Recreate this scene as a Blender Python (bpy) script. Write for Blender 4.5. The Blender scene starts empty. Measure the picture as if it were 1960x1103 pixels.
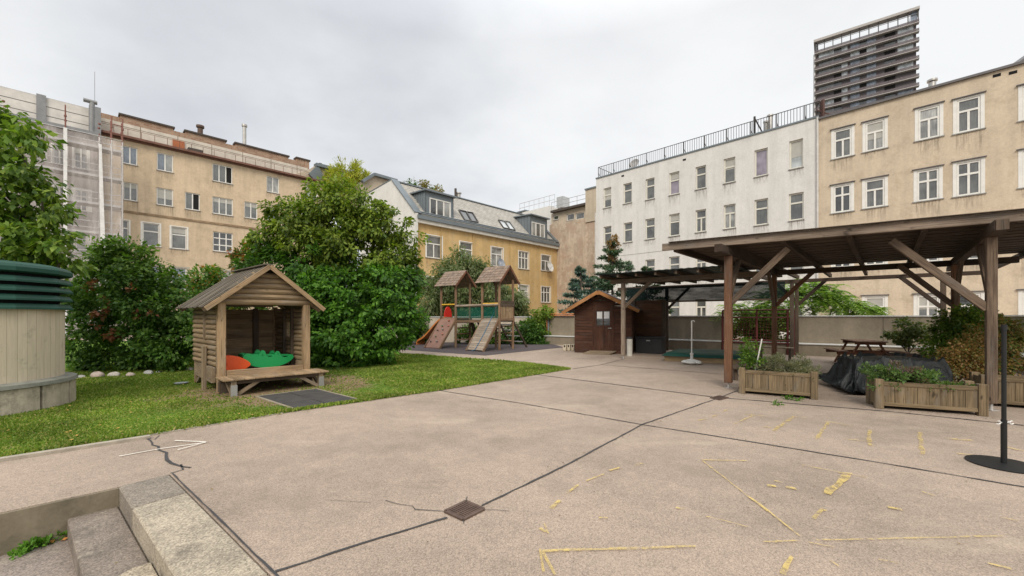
import bpy, math, random
import numpy as np
from mathutils import Vector
random.seed(7); RNG = np.random.default_rng(11)
S = bpy.context.scene; C = S.collection
H = 1.45; FX = 800.0; HY = 605.0; CX = 980.0
A = Vector((.689, .725, 0)); B = Vector((.6985, -.7155, 0)); UP = Vector((0, 0, 1))
def P(px, py, Y): return Vector(((px-CX)/FX*Y, Y, H+(HY-py)/FX*Y))
def G(px, py, z=0.0):
    Y = FX*(H-z)/(py-HY); return Vector(((px-CX)/FX*Y, Y, z))
def V(*a): return Vector(a)
# ------------------------------------------------------------------ materials
MATS = {}
def newmat(name):
    m = bpy.data.materials.new(name); m.use_nodes = True; nt = m.node_tree
    b = nt.nodes['Principled BSDF']; return m, nt, b
def nd(nt, t, **k):
    n = nt.nodes.new(t)
    for a, v in k.items():
        if a.startswith('i_'):
            key = a[2:]; n.inputs[int(key) if key.isdigit() else key].default_value = v
        else: setattr(n, a, v)
    return n
def coords(nt, src='gco', scale=(1, 1, 1)):
    if src == 'gco': a = nd(nt, 'ShaderNodeAttribute', attribute_name='gco'); o = a.outputs['Vector']
    else: a = nd(nt, 'ShaderNodeTexCoord'); o = a.outputs['Object']
    mp = nd(nt, 'ShaderNodeMapping'); mp.inputs['Scale'].default_value = scale
    nt.links.new(o, mp.inputs['Vector']); return mp.outputs['Vector']
def noise(nt, vec, scale, detail=4, rough=.6):
    n = nd(nt, 'ShaderNodeTexNoise', i_Scale=scale, i_Detail=detail, i_Roughness=rough)
    nt.links.new(vec, n.inputs['Vector']); return n.outputs['Fac']
def ramp(nt, fac, stops):
    r = nd(nt, 'ShaderNodeValToRGB'); e = r.color_ramp.elements
    while len(e) < len(stops): e.new(.5)
    for i, (p, c) in enumerate(stops):
        e[i].position = p; e[i].color = (c[0], c[1], c[2], 1) if not isinstance(c, (int, float)) else (c, c, c, 1)
    nt.links.new(fac, r.inputs['Fac']); return r.outputs['Color']
def mix(nt, fac, a, b, mode='MIX'):
    m = nd(nt, 'ShaderNodeMix', data_type='RGBA', blend_type=mode)
    if isinstance(fac, (int, float)): m.inputs[0].default_value = fac
    else: nt.links.new(fac, m.inputs[0])
    for i, x in ((6, a), (7, b)):
        if isinstance(x, (tuple, list)): m.inputs[i].default_value = (x[0], x[1], x[2], 1)
        else: nt.links.new(x, m.inputs[i])
    return m.outputs[2]
def bump(nt, b, h, strength=.3, dist=.01):
    n = nd(nt, 'ShaderNodeBump', i_Strength=strength, i_Distance=dist)
    nt.links.new(h, n.inputs['Height']); nt.links.new(n.outputs['Normal'], b.inputs['Normal'])
def sc(c, k): return tuple(x*k for x in c)
def plain(name, col, rough=.6, metal=0, var=.15, scale=3, bmp=0, src='obj', spec=.4):
    if name in MATS: return MATS[name]
    m, nt, b = newmat(name); v = coords(nt, src)
    f = noise(nt, v, scale, 6, .65)
    c = ramp(nt, f, [(.3, sc(col, 1-var)), (.7, sc(col, 1+var))])
    nt.links.new(c, b.inputs['Base Color']); b.inputs['Roughness'].default_value = rough
    b.inputs['Metallic'].default_value = metal; b.inputs['Specular IOR Level'].default_value = spec
    if bmp: bump(nt, b, noise(nt, v, scale*12, 4), bmp, .01)
    MATS[name] = m; return m
def wood(name, dark, light, rough=.8, spread=1.0):
    if name in MATS: return MATS[name]
    m, nt, b = newmat(name)
    g = noise(nt, coords(nt, 'gco', (1.2, 30, 30)), 2.2, 7, .7)
    w = noise(nt, coords(nt, 'gco', (.6, 2.0, 2.0)), 1.3, 4, .6)
    kn = noise(nt, coords(nt, 'gco', (3, 9, 9)), 1.7, 2, .5)
    c = ramp(nt, g, [(.28, dark), (.5, tuple((a+c2)/2 for a, c2 in zip(dark, light))), (.72, light)])
    c = mix(nt, .75*spread, c, ramp(nt, w, [(.3, .42), (.7, 1.35)]), 'MULTIPLY')
    c = mix(nt, 1, c, ramp(nt, kn, [(.26, .35), (.34, 1.0)]), 'MULTIPLY')
    nt.links.new(c, b.inputs['Base Color']); b.inputs['Roughness'].default_value = rough
    b.inputs['Specular IOR Level'].default_value = .25
    cr = noise(nt, coords(nt, 'gco', (.45, 42, 42)), 3, 3, .5); c = mix(nt, 1, c, ramp(nt, cr, [(.60, 1.0), (.655, .4)]), 'MULTIPLY')
    ag = noise(nt, coords(nt, 'gco', (1.3, 5, 5)), 1.1, 6, .7); c = mix(nt, ramp(nt, ag, [(.52, 0), (.68, .35)]), c, tuple(sum(light)/3*k for k in (1.0, .98, .9)))
    nt.links.new(c, b.inputs['Base Color']); bump(nt, b, g, .6, .006); MATS[name] = m; return m
def plaster(name, col, stain=.25, streak=.15, dirt=(.3, .25, .2), dfac=.0, peel=0):
    if name in MATS: return MATS[name]
    m, nt, b = newmat(name); v = coords(nt, 'obj')
    big = noise(nt, v, .35, 8, .7); st = noise(nt, coords(nt, 'obj', (1.6, 1.6, .12)), 1.3, 6, .65)
    fine = noise(nt, v, 14, 5, .7)
    c = mix(nt, 1, col, ramp(nt, big, [(.25, 1-stain), (.75, 1+stain*.5)]), 'MULTIPLY')
    c = mix(nt, 1, c, ramp(nt, st, [(.3, 1-streak), (.6, 1+streak*.3)]), 'MULTIPLY')
    c = mix(nt, 1, c, ramp(nt, fine, [(.3, .9), (.7, 1.08)]), 'MULTIPLY')
    mid = noise(nt, v, 1.6, 9, .75)
    c = mix(nt, 1, c, ramp(nt, mid, [(.36, 1-stain*.7), (.52, 1.03)]), 'MULTIPLY')
    if dfac: c = mix(nt, ramp(nt, noise(nt, v, .9, 9, .75), [(.52, 0), (.62, dfac)]), c, dirt)
    if peel:
        c = mix(nt, ramp(nt, noise(nt, v, .5, 9, .72), [(.5, 0), (.54, peel)]), c, (.42, .3, .22))
    nt.links.new(c, b.inputs['Base Color']); b.inputs['Roughness'].default_value = .92
    b.inputs['Specular IOR Level'].default_value = .2
    bump(nt, b, fine, .25, .02); MATS[name] = m; return m
def leafmat(name, cols, rough=.5, trans=.35):
    if name in MATS: return MATS[name]
    m, nt, b = newmat(name); g = nd(nt, 'ShaderNodeNewGeometry')
    k = len(cols); st = [(i/(k-1), c) for i, c in enumerate(cols)]
    c = ramp(nt, g.outputs['Random Per Island'], st)
    f = noise(nt, coords(nt, 'obj'), 1.1, 3, .5)
    c = mix(nt, 1, c, ramp(nt, f, [(.3, .7), (.7, 1.3)]), 'MULTIPLY')
    nt.links.new(c, b.inputs['Base Color']); b.inputs['Roughness'].default_value = rough
    b.inputs['Specular IOR Level'].default_value = .3
    t = nd(nt, 'ShaderNodeBsdfTranslucent'); nt.links.new(mix(nt, 1, c, (1.5, 1.6, .7), 'MULTIPLY'), t.inputs['Color'])
    ms = nd(nt, 'ShaderNodeMixShader', i_0=trans); out = nt.nodes['Material Output']
    nt.links.new(b.outputs[0], ms.inputs[1]); nt.links.new(t.outputs[0], ms.inputs[2]); nt.links.new(ms.outputs[0], out.inputs['Surface'])
    MATS[name] = m; return m
def glassy(name, col, var=.4):
    if name in MATS: return MATS[name]
    m, nt, b = newmat(name)
    f = noise(nt, coords(nt, 'gco', (6, .6, 1)), 2.5, 3, .6); f2 = noise(nt, coords(nt, 'gco', (1, 1, 1)), .8, 2)
    c = mix(nt, 1, ramp(nt, f, [(.35, sc(col, 1-var)), (.65, sc(col, 1+var))]), ramp(nt, f2, [(.35, .6), (.65, 1.4)]), 'MULTIPLY')
    nt.links.new(c, b.inputs['Base Color']); b.inputs['Roughness'].default_value = .06
    b.inputs['Specular IOR Level'].default_value = .9; b.inputs['IOR'].default_value = 1.6
    bump(nt, b, noise(nt, coords(nt, 'gco', (1, 1, 1)), 1.5, 2), .25, .03)
    MATS[name] = m; return m
def seethru(name, col, alpha, vec=(1, 1, 1), scale=2, var=.2, rough=.9):
    if name in MATS: return MATS[name]
    m, nt, b = newmat(name); f = noise(nt, coords(nt, 'gco', vec), scale, 6, .65)
    nt.links.new(ramp(nt, f, [(.3, sc(col, 1-var)), (.7, sc(col, 1+var))]), b.inputs['Base Color'])
    b.inputs['Roughness'].default_value = rough; b.inputs['Specular IOR Level'].default_value = .05  # spec0
    t = nd(nt, 'ShaderNodeBsdfTransparent'); ms = nd(nt, 'ShaderNodeMixShader')
    nt.links.new(ramp(nt, f, [(.3, alpha*(1-var)), (.7, min(1, alpha*(1+var)))]), ms.inputs[0])
    nt.links.new(t.outputs[0], ms.inputs[1]); nt.links.new(b.outputs[0], ms.inputs[2])
    nt.links.new(ms.outputs[0], nt.nodes['Material Output'].inputs['Surface']); MATS[name] = m; return m
def bricky(name, c1, c2, mortar, bw, bh, ms=.02, src='gco', scale=1, offs=.5, rough=.85):
    if name in MATS: return MATS[name]
    m, nt, b = newmat(name)
    br = nd(nt, 'ShaderNodeTexBrick', offset=offs, i_Scale=scale); br.inputs['Brick Width'].default_value = bw
    br.inputs['Row Height'].default_value = bh; br.inputs['Mortar Size'].default_value = ms
    br.inputs['Color1'].default_value = (*c1, 1); br.inputs['Color2'].default_value = (*c2, 1); br.inputs['Mortar'].default_value = (*mortar, 1)
    v = coords(nt, src); nt.links.new(v, br.inputs['Vector'])
    c = mix(nt, 1, br.outputs['Color'], ramp(nt, noise(nt, v, 1.2, 7, .7), [(.3, .8), (.7, 1.14)]), 'MULTIPLY')
    nt.links.new(c, b.inputs['Base Color']); b.inputs['Roughness'].default_value = rough
    b.inputs['Specular IOR Level'].default_value = .25
    bump(nt, b, br.outputs['Fac'], -.3, .02); MATS[name] = m; return m
# ------------------------------------------------------------------ mesh builder
OFF = {}
class MB:
    def __init__(s): s.v = []; s.f = []; s.g = []
    def add(s, vs, fs, gs):
        n = len(s.v); s.v += [tuple(v) for v in vs]; s.f += [tuple(i+n for i in f) for f in fs]; s.g += [tuple(g) for g in gs]
    def box(s, c, size, ex=V(1, 0, 0), ey=V(0, 1, 0), ez=V(0, 0, 1), taper=1.0):
        hs = [x/2 for x in size]; order = sorted(range(3), key=lambda i: -size[i]); r = [random.uniform(0, 60) for _ in range(3)]
        vs = []; gs = []
        for a in (-1, 1):
            for b in (-1, 1):
                for d in (-1, 1):
                    k = taper if d > 0 else 1
                    l = (a*hs[0]*k, b*hs[1]*k, d*hs[2]); vs.append(c+ex*l[0]+ey*l[1]+ez*l[2])
                    gs.append((l[order[0]]+r[0], l[order[1]]+r[1], l[order[2]]+r[2]))
        s.add(vs, [(0, 1, 3, 2), (4, 6, 7, 5), (0, 4, 5, 1), (2, 3, 7, 6), (0, 2, 6, 4), (1, 5, 7, 3)], gs)
    def bar(s, p0, p1, w, h, up=UP):
        p0 = Vector(p0); p1 = Vector(p1); d = p1-p0; L = d.length; d = d/L
        side = d.cross(up)
        if side.length < 1e-4: side = d.cross(V(0, 1, 0) if abs(d.y) < .9 else V(1, 0, 0))
        side.normalize(); u = side.cross(d)
        s.box((p0+p1)/2, (L, w, h), d, side, u)
    def cyl(s, p0, p1, r0, r1=None, n=12, caps=True):
        r1 = r0 if r1 is None else r1; p0 = Vector(p0); p1 = Vector(p1); d = (p1-p0); L = d.length; d /= L
        a = d.cross(UP if abs(d.z) < .9 else V(1, 0, 0)).normalized(); b = d.cross(a)
        ro = random.uniform(0, 50); vs = []; gs = []; fs = []
        for k, (p, r) in enumerate(((p0, r0), (p1, r1))):
            for i in range(n+1):
                t = 2*math.pi*i/n; vs.append(p+a*math.cos(t)*r+b*math.sin(t)*r); gs.append((ro+k*L, ro+t*r0, 0))
        for i in range(n): fs.append((i, i+1, n+2+i, n+1+i))
        if caps: fs.append(tuple(range(n-1, -1, -1))); fs.append(tuple(n+1+i for i in range(n)))
        s.add(vs, fs, gs)
    def tube(s, pts, r, n=8):
        for a, b in zip(pts[:-1], pts[1:]): s.cyl(a, b, r, r, n)
    def poly(s, pts, flip=False):
        pts = [Vector(p) for p in pts]; e = (pts[1]-pts[0]).normalized(); nrm = e.cross(pts[-1]-pts[0])
        nrm = nrm.normalized() if nrm.length > 1e-8 else UP
        f = nrm.cross(e); gs = [((p-pts[0]).dot(e), (p-pts[0]).dot(f), 0) for p in pts]
        idx = tuple(range(len(pts))); s.add(pts, [idx[::-1] if flip else idx], gs)
    def prism(s, pts, off):
        pts = [Vector(p) for p in pts]; off = Vector(off); n = len(pts); r = random.uniform(0, 40)
        e = (pts[1]-pts[0]).normalized(); f = off.normalized().cross(e)
        vs = pts+[p+off for p in pts]; gs = [(r+(p-pts[0]).dot(e), r+(p-pts[0]).dot(f), (p-pts[0]).dot(off.normalized())) for p in vs]
        s.add(vs, [tuple(range(n))[::-1], tuple(n+i for i in range(n))]+[(i, (i+1) % n, n+(i+1) % n, n+i) for i in range(n)], gs)
    def blob(s, c, r, n=10, m=7, jit=.0, seed=0):
        rr = random.Random(seed); vs = []; fs = []; ph = [rr.uniform(0, 6) for _ in range(6)]
        for j in range(m+1):
            th = math.pi*j/m
            for i in range(n):
                t = 2*math.pi*i/n; k = 1+jit*(math.sin(2*t+ph[0]+th)*.5+math.sin(3*t+ph[1])*math.sin(2*th+ph[2])*.5)
                vs.append(Vector(c)+V(r[0]*math.sin(th)*math.cos(t)*k, r[1]*math.sin(th)*math.sin(t)*k, r[2]*math.cos(th)*k))
        for j in range(m):
            for i in range(n): fs.append((j*n+i, (j+1)*n+i, (j+1)*n+(i+1) % n, j*n+(i+1) % n))
        s.add(vs, fs, vs)
    def build(s, name, mat, parent=None, smooth=False, bevel=0, mats=None):
        off = OFF.get(parent, V(0, 0, 0)) if parent else V(0, 0, 0)
        me = bpy.data.meshes.new(name); me.from_pydata([(x-off.x, y-off.y, z-off.z) for x, y, z in s.v], [], s.f)
        at = me.attributes.new('gco', 'FLOAT_VECTOR', 'POINT'); at.data.foreach_set('vector', [c for g in s.g for c in g])
        me.materials.append(mat)
        if smooth:
            me.polygons.foreach_set('use_smooth', [True]*len(me.polygons))
        o = bpy.data.objects.new(name, me); C.objects.link(o)
        if smooth: 
            md = o.modifiers.new('split', 'EDGE_SPLIT'); md.split_angle = math.radians(40)
        if bevel:
            md = o.modifiers.new('bevel', 'BEVEL'); md.width = bevel; md.segments = 2; md.limit_method = 'ANGLE'
        if parent: o.parent = parent; OFF[o] = off
        return o
def tag(o, label=None, cat=None, group=None, kind=None):
    if label: o['label'] = label
    if cat: o['category'] = cat
    if group: o['group'] = group
    if kind: o['kind'] = kind
    return o
def thing(name, label, cat, loc=(0, 0, 0), group=None):
    o = bpy.data.objects.new(name, None); C.objects.link(o); o.location = loc; OFF[o] = Vector(loc); o.empty_display_size = .2
    return tag(o, label, cat, group)
def struct(name, mb, mat): return tag(mb.build(name, mat), kind='structure')
def one(name, mat, parent, fn, **k):
    mb = MB(); fn(mb); return mb.build(name, mat, parent, **k)
# ------------------------------------------------------------------ leaves
def leafmesh(name, mat, parent, pts, dirs, nrm, L, W):
    n = len(pts); off = OFF.get(parent, V(0, 0, 0)) if parent else V(0, 0, 0)
    d = dirs/np.linalg.norm(dirs, axis=1, keepdims=True)
    s = np.cross(d, nrm); s /= np.linalg.norm(s, axis=1, keepdims=True)+1e-9
    L = L[:, None]; W = W[:, None]; fold = np.cross(s, d)*W*.35
    p = pts-np.array(off)
    vs = np.stack([p, p+d*L*.45+s*W+fold, p+d*L, p+d*L*.45-s*W+fold], 1).reshape(-1, 3)
    me = bpy.data.meshes.new(name); me.vertices.add(4*n); me.vertices.foreach_set('co', vs.ravel())
    me.loops.add(4*n); me.loops.foreach_set('vertex_index', np.arange(4*n, dtype=np.int32))
    me.polygons.add(n); me.polygons.foreach_set('loop_start', np.arange(0, 4*n, 4, dtype=np.int32))
    me.update(calc_edges=True); me.materials.append(mat)
    o = bpy.data.objects.new(name, me); C.objects.link(o)
    if parent: o.parent = parent; OFF[o] = off
    return o
def foliage(name, mat, parent, clumps, n, size=.1, sub=.28, droop=.5, aspect=.28, shell=.5, subn=None, zmin=None):
    """clumps: (center, radius or radii); leaves gathered in sub-clusters near each clump's shell"""
    cs = np.array([list(c[0]) for c in clumps]); rs = np.array([(c[1],)*3 if not hasattr(c[1], '__len__') else c[1] for c in clumps], float)
    w = rs.prod(axis=1)**.7; w /= w.sum()
    subn = subn or max(30, n//45)
    ci = RNG.choice(len(cs), subn, p=w)
    u = RNG.normal(size=(subn, 3)); u /= np.linalg.norm(u, axis=1, keepdims=True)
    rad = (shell+(1.05-shell)*RNG.random(subn)**.6)[:, None]
    sc_ = cs[ci]+u*rs[ci]*rad; ssz = sub*(.5+RNG.random(subn))
    li = RNG.integers(0, subn, n)
    v = RNG.normal(size=(n, 3)); v /= np.linalg.norm(v, axis=1, keepdims=True)
    pts = sc_[li]+v*(ssz[li]*RNG.random(n)**.5)[:, None]*np.array([1, 1, .7])
    out = u[li]*.6+v*.7+RNG.normal(size=(n, 3))*.5; out[:, 2] -= droop
    nr = u[li]*.8+RNG.normal(size=(n, 3))*.5+np.array([0, 0, .7])
    if zmin is not None: k = pts[:, 2] > zmin; pts, out, nr = pts[k], out[k], nr[k]; n = len(pts)
    L = size*(.6+.8*RNG.random(n))
    return leafmesh(name, mat, parent, pts, out, nr, L, L*aspect)
def pxc(lst, Y): return [(P(x, y, Y+(d[0] if d else 0)), r*Y/FX) for x, y, r, *d in lst]
def limbs(mb, base, tips, r, seed=1):
    rr = random.Random(seed); base = Vector(base)
    for t in tips:
        t = Vector(t); pts = [base]; k = 5
        for i in range(1, k+1):
            q = base.lerp(t, i/k); q.z = base.z+(t.z-base.z)*(i/k)**.85
            q += V(rr.uniform(-1, 1), rr.uniform(-1, 1), 0)*.06*(t-base).length*(1 if i < k else 0); pts.append(q)
        for i in range(k): mb.cyl(pts[i], pts[i+1], r*(1-i/k*.85), r*(1-(i+1)/k*.85), 7, False)
# ------------------------------------------------------------------ world, camera
cam = bpy.data.cameras.new('camera'); co = bpy.data.objects.new('camera', cam); C.objects.link(co)
co.location = (0, 0, H); co.rotation_euler = (math.pi/2, 0, 0); cam.sensor_width = 36; cam.lens = 36*FX/1960
cam.shift_y = (HY-551.5)/1960; cam.clip_end = 2000; cam.clip_start = .05; S.camera = co
W = bpy.data.worlds.new('World'); S.world = W; W.use_nodes = True; nt = W.node_tree
bg = nt.nodes['Background']; SUN_EL, SUN_AZ = math.radians(40), math.radians(188)
sky = nd(nt, 'ShaderNodeTexSky', sky_type='NISHITA', sun_disc=False, sun_elevation=SUN_EL, sun_rotation=SUN_AZ)
tc = nd(nt, 'ShaderNodeTexCoord'); sx = nd(nt, 'ShaderNodeSeparateXYZ'); nt.links.new(tc.outputs['Generated'], sx.inputs[0])
def mth(op, a, b=None):
    n = nd(nt, 'ShaderNodeMath', operation=op)
    for i, x in enumerate((a, b)):
        if x is None: continue
        if isinstance(x, (int, float)): n.inputs[i].default_value = x
        else: nt.links.new(x, n.inputs[i])
    return n.outputs[0]
zz = mth('ADD', mth('MAXIMUM', sx.outputs[2], 0.0), .22)
cb = nd(nt, 'ShaderNodeCombineXYZ'); nt.links.new(mth('DIVIDE', sx.outputs[0], zz), cb.inputs[0]); nt.links.new(mth('DIVIDE', sx.outputs[1], zz), cb.inputs[1])
n1 = noise(nt, cb.outputs[0], .55, 7, .52); n2 = noise(nt, cb.outputs[0], 1.7, 5, .5)
comb = mth('ADD', mth('MULTIPLY', n1, .75), mth('MULTIPLY', n2, .25))
# thicker, greyer cloud towards the left of the view, thin bright cloud to the right
lean = mth('MULTIPLY', sx.outputs[0], .13); comb = mth('ADD', comb, lean)
cl = ramp(nt, comb, [(.32, (.46, .48, .515)), (.42, (.58, .595, .62)), (.49, (.69, .70, .71)), (.56, (.75, .76, .765))])
skys = mix(nt, 1, sky.outputs[0], (.1, .1, .1), 'MULTIPLY')
colr = mix(nt, .95, skys, cl)
zen = nd(nt, 'ShaderNodeMapRange', i_1=.55, i_2=1.0, i_3=1.0, i_4=2.5); nt.links.new(sx.outputs[2], zen.inputs[0])
mul = nd(nt, 'ShaderNodeVectorMath', operation='SCALE'); nt.links.new(colr, mul.inputs[0]); nt.links.new(zen.outputs[0], mul.inputs[3])
nt.links.new(mul.outputs[0], bg.inputs['Color']); bg.inputs['Strength'].default_value = 1.0
sl = bpy.data.lights.new('sun', 'SUN'); so = bpy.data.objects.new('sun', sl); C.objects.link(so)
sl.energy = 1.8; sl.angle = math.radians(25); sl.color = (1, .92, .80)
sd = V(math.sin(SUN_AZ)*math.cos(SUN_EL), math.cos(SUN_AZ)*math.cos(SUN_EL), math.sin(SUN_EL))
so.rotation_euler = sd.to_track_quat('Z', 'Y').to_euler()
S.view_settings.view_transform = 'Standard'; S.view_settings.look = 'None'; S.view_settings.exposure = .36; S.view_settings.gamma = 1
S.cycles.max_bounces = 6; S.cycles.transparent_max_bounces = 8; S.cycles.use_denoising = True
# ------------------------------------------------------------------ ground
def groundmat():
    m, nt, b = newmat('concrete_paving'); v = coords(nt, 'obj')
    vor = nd(nt, 'ShaderNodeTexVoronoi', i_Scale=150); nt.links.new(v, vor.inputs['Vector'])
    sp = ramp(nt, vor.outputs['Color'], [(.1, .68), (.5, 1.0), (.9, 1.32)])
    big = ramp(nt, noise(nt, v, .45, 8, .65), [(.3, .72), (.5, 1.0), (.72, 1.15)])
    mid = ramp(nt, noise(nt, v, 4, 8, .75), [(.3, .88), (.7, 1.1)])
    c = mix(nt, 1, mix(nt, 1, mix(nt, 1, (.330, .258, .201), sp, 'MULTIPLY'), big, 'MULTIPLY'), mid, 'MULTIPLY')
    c = mix(nt, ramp(nt, noise(nt, v, .8, 9, .7), [(.52, 0), (.68, .5)]), c, (.22, .175, .135)); c = mix(nt, ramp(nt, noise(nt, coords(nt, 'obj', (.55, 1.3, 1)), .9, 6, .6), [(.58, 0), (.7, .45)]), c, (.47, .385, .29))
    c = mix(nt, ramp(nt, noise(nt, v, 75, 2, .5), [(.62, 0), (.70, .8)]), c, (.16, .13, .11))
    nt.links.new(c, b.inputs['Base Color']); b.inputs['Roughness'].default_value = .85
    b.inputs['Specular IOR Level'].default_value = .3
    bump(nt, b, vor.outputs['Distance'], .35, .004); return m
M_PAVE = groundmat(); MATS['pave'] = M_PAVE
M_CONC = plaster('stained_concrete', (.24, .20, .14), .45, .3, (.07, .06, .045), .8)
def stonemat(name, col):
    if name in MATS: return MATS[name]
    m, nt, b = newmat(name); v = coords(nt, 'obj'); vor = nd(nt, 'ShaderNodeTexVoronoi', i_Scale=110); nt.links.new(v, vor.inputs['Vector'])
    c = mix(nt, 1, mix(nt, 1, col, ramp(nt, vor.outputs['Color'], [(.1, .6), (.9, 1.45)]), 'MULTIPLY'), ramp(nt, noise(nt, v, 2.2, 9, .75), [(.3, .55), (.5, 1), (.7, 1.25)]), 'MULTIPLY')
    c = mix(nt, ramp(nt, noise(nt, v, 5, 9, .8), [(.56, 0), (.68, .6)]), c, (.42, .37, .29)); c = mix(nt, ramp(nt, noise(nt, coords(nt, 'obj', (1, 1, 1.7)), 3.1, 9, .75), [(.54, 0), (.66, .7)]), c, (.10, .085, .065))
    nt.links.new(c, b.inputs['Base Color']); b.inputs['Roughness'].default_value = .9; bump(nt, b, noise(nt, v, 45, 6, .7), .7, .008); MATS[name] = m; return m
Q1 = G(227, 932.3); S2 = G(325, 908); D = (G(520, 1103)-S2).normalized(); AW = (S2-Q1).normalized()
Q0 = Q1-A*7
mb = MB(); mb.poly([(-400, -200, -.36), (700, -200, -.36), (700, 900, -.36), (-400, 900, -.36)])
struct('ground', mb, plain('earth', (.13, .115, .09), .95, scale=.5))
mb = MB(); mb.prism([(Q0.x, Q0.y, -.35), (Q1.x, Q1.y, -.35), (S2.x, S2.y, -.35), ((S2+D*9).x, (S2+D*9).y, -.35), (30, (S2+D*9).y, -.35), (30, 34, -.35), (-30, 34, -.35), (-30, Q0.y, -.35)], (0, 0, .35))
struct('pavement', mb, M_PAVE)
rimn = V(A.y, -A.x, 0)
mb = MB()
for a, b_ in ((0, .98), (1.0, 2.6), (2.62, 5)):
    mb.box(Q1-A*((a+b_)/2)+rimn*.012-UP*.18, (b_-a, .04, .35), A, rimn, UP)
struct('retaining_edge', mb, M_CONC)
mb = MB()
for a in (.99, 2.61): mb.box(Q1-A*a+rimn*.008-UP*.18, (.03, .035, .345), A, rimn, UP)
struct('edge_joint', mb, plain('gap_shade', (.03, .025, .02), .95))  # thin dark boxes painted in as the shade inside the edge gaps
for ii, (a, b_) in enumerate(((.0, .62), (.626, 2.3), (2.306, 4))):
    mb = MB()
    q = Q1+D*a; q2 = Q1+D*b_; w = (S2-Q1)*.985
    mb.prism([(q.x, q.y, -.34), ((q+w).x, (q+w).y, -.34), ((q2+w).x, (q2+w).y, -.34), (q2.x, q2.y, -.34)], (0, 0, .346))
    o = struct('top_step', mb, stonemat('step_stone_worn', (.20, .17, .135)) if ii == 0 else stonemat('step_stone', (.33, .28, .21))); o.modifiers.new('b', 'BEVEL').width = .012
mb = MB()
q = Q1-A*.30; w = A*.295
mb.prism([(q.x, q.y, -.34), ((q+w).x, (q+w).y, -.34), ((q+w+D*4).x, (q+w+D*4).y, -.34), ((q+D*4).x, (q+D*4).y, -.34)], (0, 0, .185))
o = struct('middle_step', mb, stonemat('step_stone_dark', (.19, .155, .125))); o.modifiers.new('b', 'BEVEL').width = .01
q = Q1-A*.10+D*1.32; w = A*.09
mb = MB(); mb.prism([(q.x, q.y, -.156), ((q+w).x, (q+w).y, -.156), ((q+w+D*2).x, (q+w+D*2).y, -.156), ((q-A*.16+D*2).x, (q-A*.16+D*2).y, -.156), ((q-A*.14+D*.1).x, (q-A*.14+D*.1).y, -.156)], (0, 0, .02))
struct('step_patch', mb, stonemat('pale_mortar', (.36, .30, .22)))
mb = MB(); q = Q1-A*.295
mb.poly([(q.x, q.y, -.31), ((q+D*5).x, (q+D*5).y, -.31), ((q+D*5-A*7).x, (q+D*5-A*7).y, -.31), ((q-A*7).x, (q-A*7).y, -.31)], True)
struct('stair_landing', mb, stonemat('landing_stone', (.22, .18, .15)))
# lawn
LE = [G(0, 878)-A*5, G(0, 878), G(280, 834), G(540, 791), G(845, 747), G(1090, 707), G(1000, 695), G(765, 677)]
LAWN = [(p.x, p.y) for p in LE]+[(-7, 24), (-24, 24), (-24, 1)]
def inpoly(X, Y, poly):
    ins = np.zeros(len(X), bool); n = len(poly); j = n-1
    for i in range(n):
        xi, yi = poly[i]; xj, yj = poly[j]
        c = ((yi > Y) != (yj > Y)) & (X < (xj-xi)*(Y-yi)/(yj-yi+1e-12)+xi); ins ^= c; j = i
    return ins
HC = V(-5.42, 7.79, 0); E1 = V(.70, .714, 0); E2 = V(-.75, .66, 0)     # playhouse frame
MATC = [G(489.7, 762.8), G(605.7, 748.3), G(682.6, 768), G(560.8, 786.9)]
m, nt, b = newmat('lawn_soil'); v = coords(nt, 'obj')
c = ramp(nt, noise(nt, v, 9, 7, .7), [(.3, (.06, .11, .018)), (.5, (.09, .16, .025)), (.72, (.15, .21, .045))])
gd = nd(nt, 'ShaderNodeVectorMath', operation='DISTANCE'); nt.links.new(v, gd.inputs[0]); gd.inputs[1].default_value = (HC+E1*.9-E2*.1)[:]
ds = nd(nt, 'ShaderNodeMath', operation='MULTIPLY_ADD'); nt.links.new(noise(nt, v, 1.6, 6, .7), ds.inputs[0]); ds.inputs[1].default_value = -2.6; nt.links.new(gd.outputs['Value'], ds.inputs[2])
dm = ramp(nt, ds.outputs[0], [(.35, 1.0), (.8, 0.0)])
c = mix(nt, dm, c, ramp(nt, noise(nt, v, 14, 6, .7), [(.3, (.15, .105, .06)), (.7, (.27, .195, .12))]))
nt.links.new(c, b.inputs['Base Color']); b.inputs['Roughness'].default_value = .95; b.inputs['Specular IOR Level'].default_value = .05; bump(nt, b, noise(nt, v, 40, 4), .6, .02)
mb = MB(); mb.prism([(x, y, .004) for x, y in LAWN], (0, 0, .02)); lawn = struct('lawn_ground', mb, m)
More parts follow.
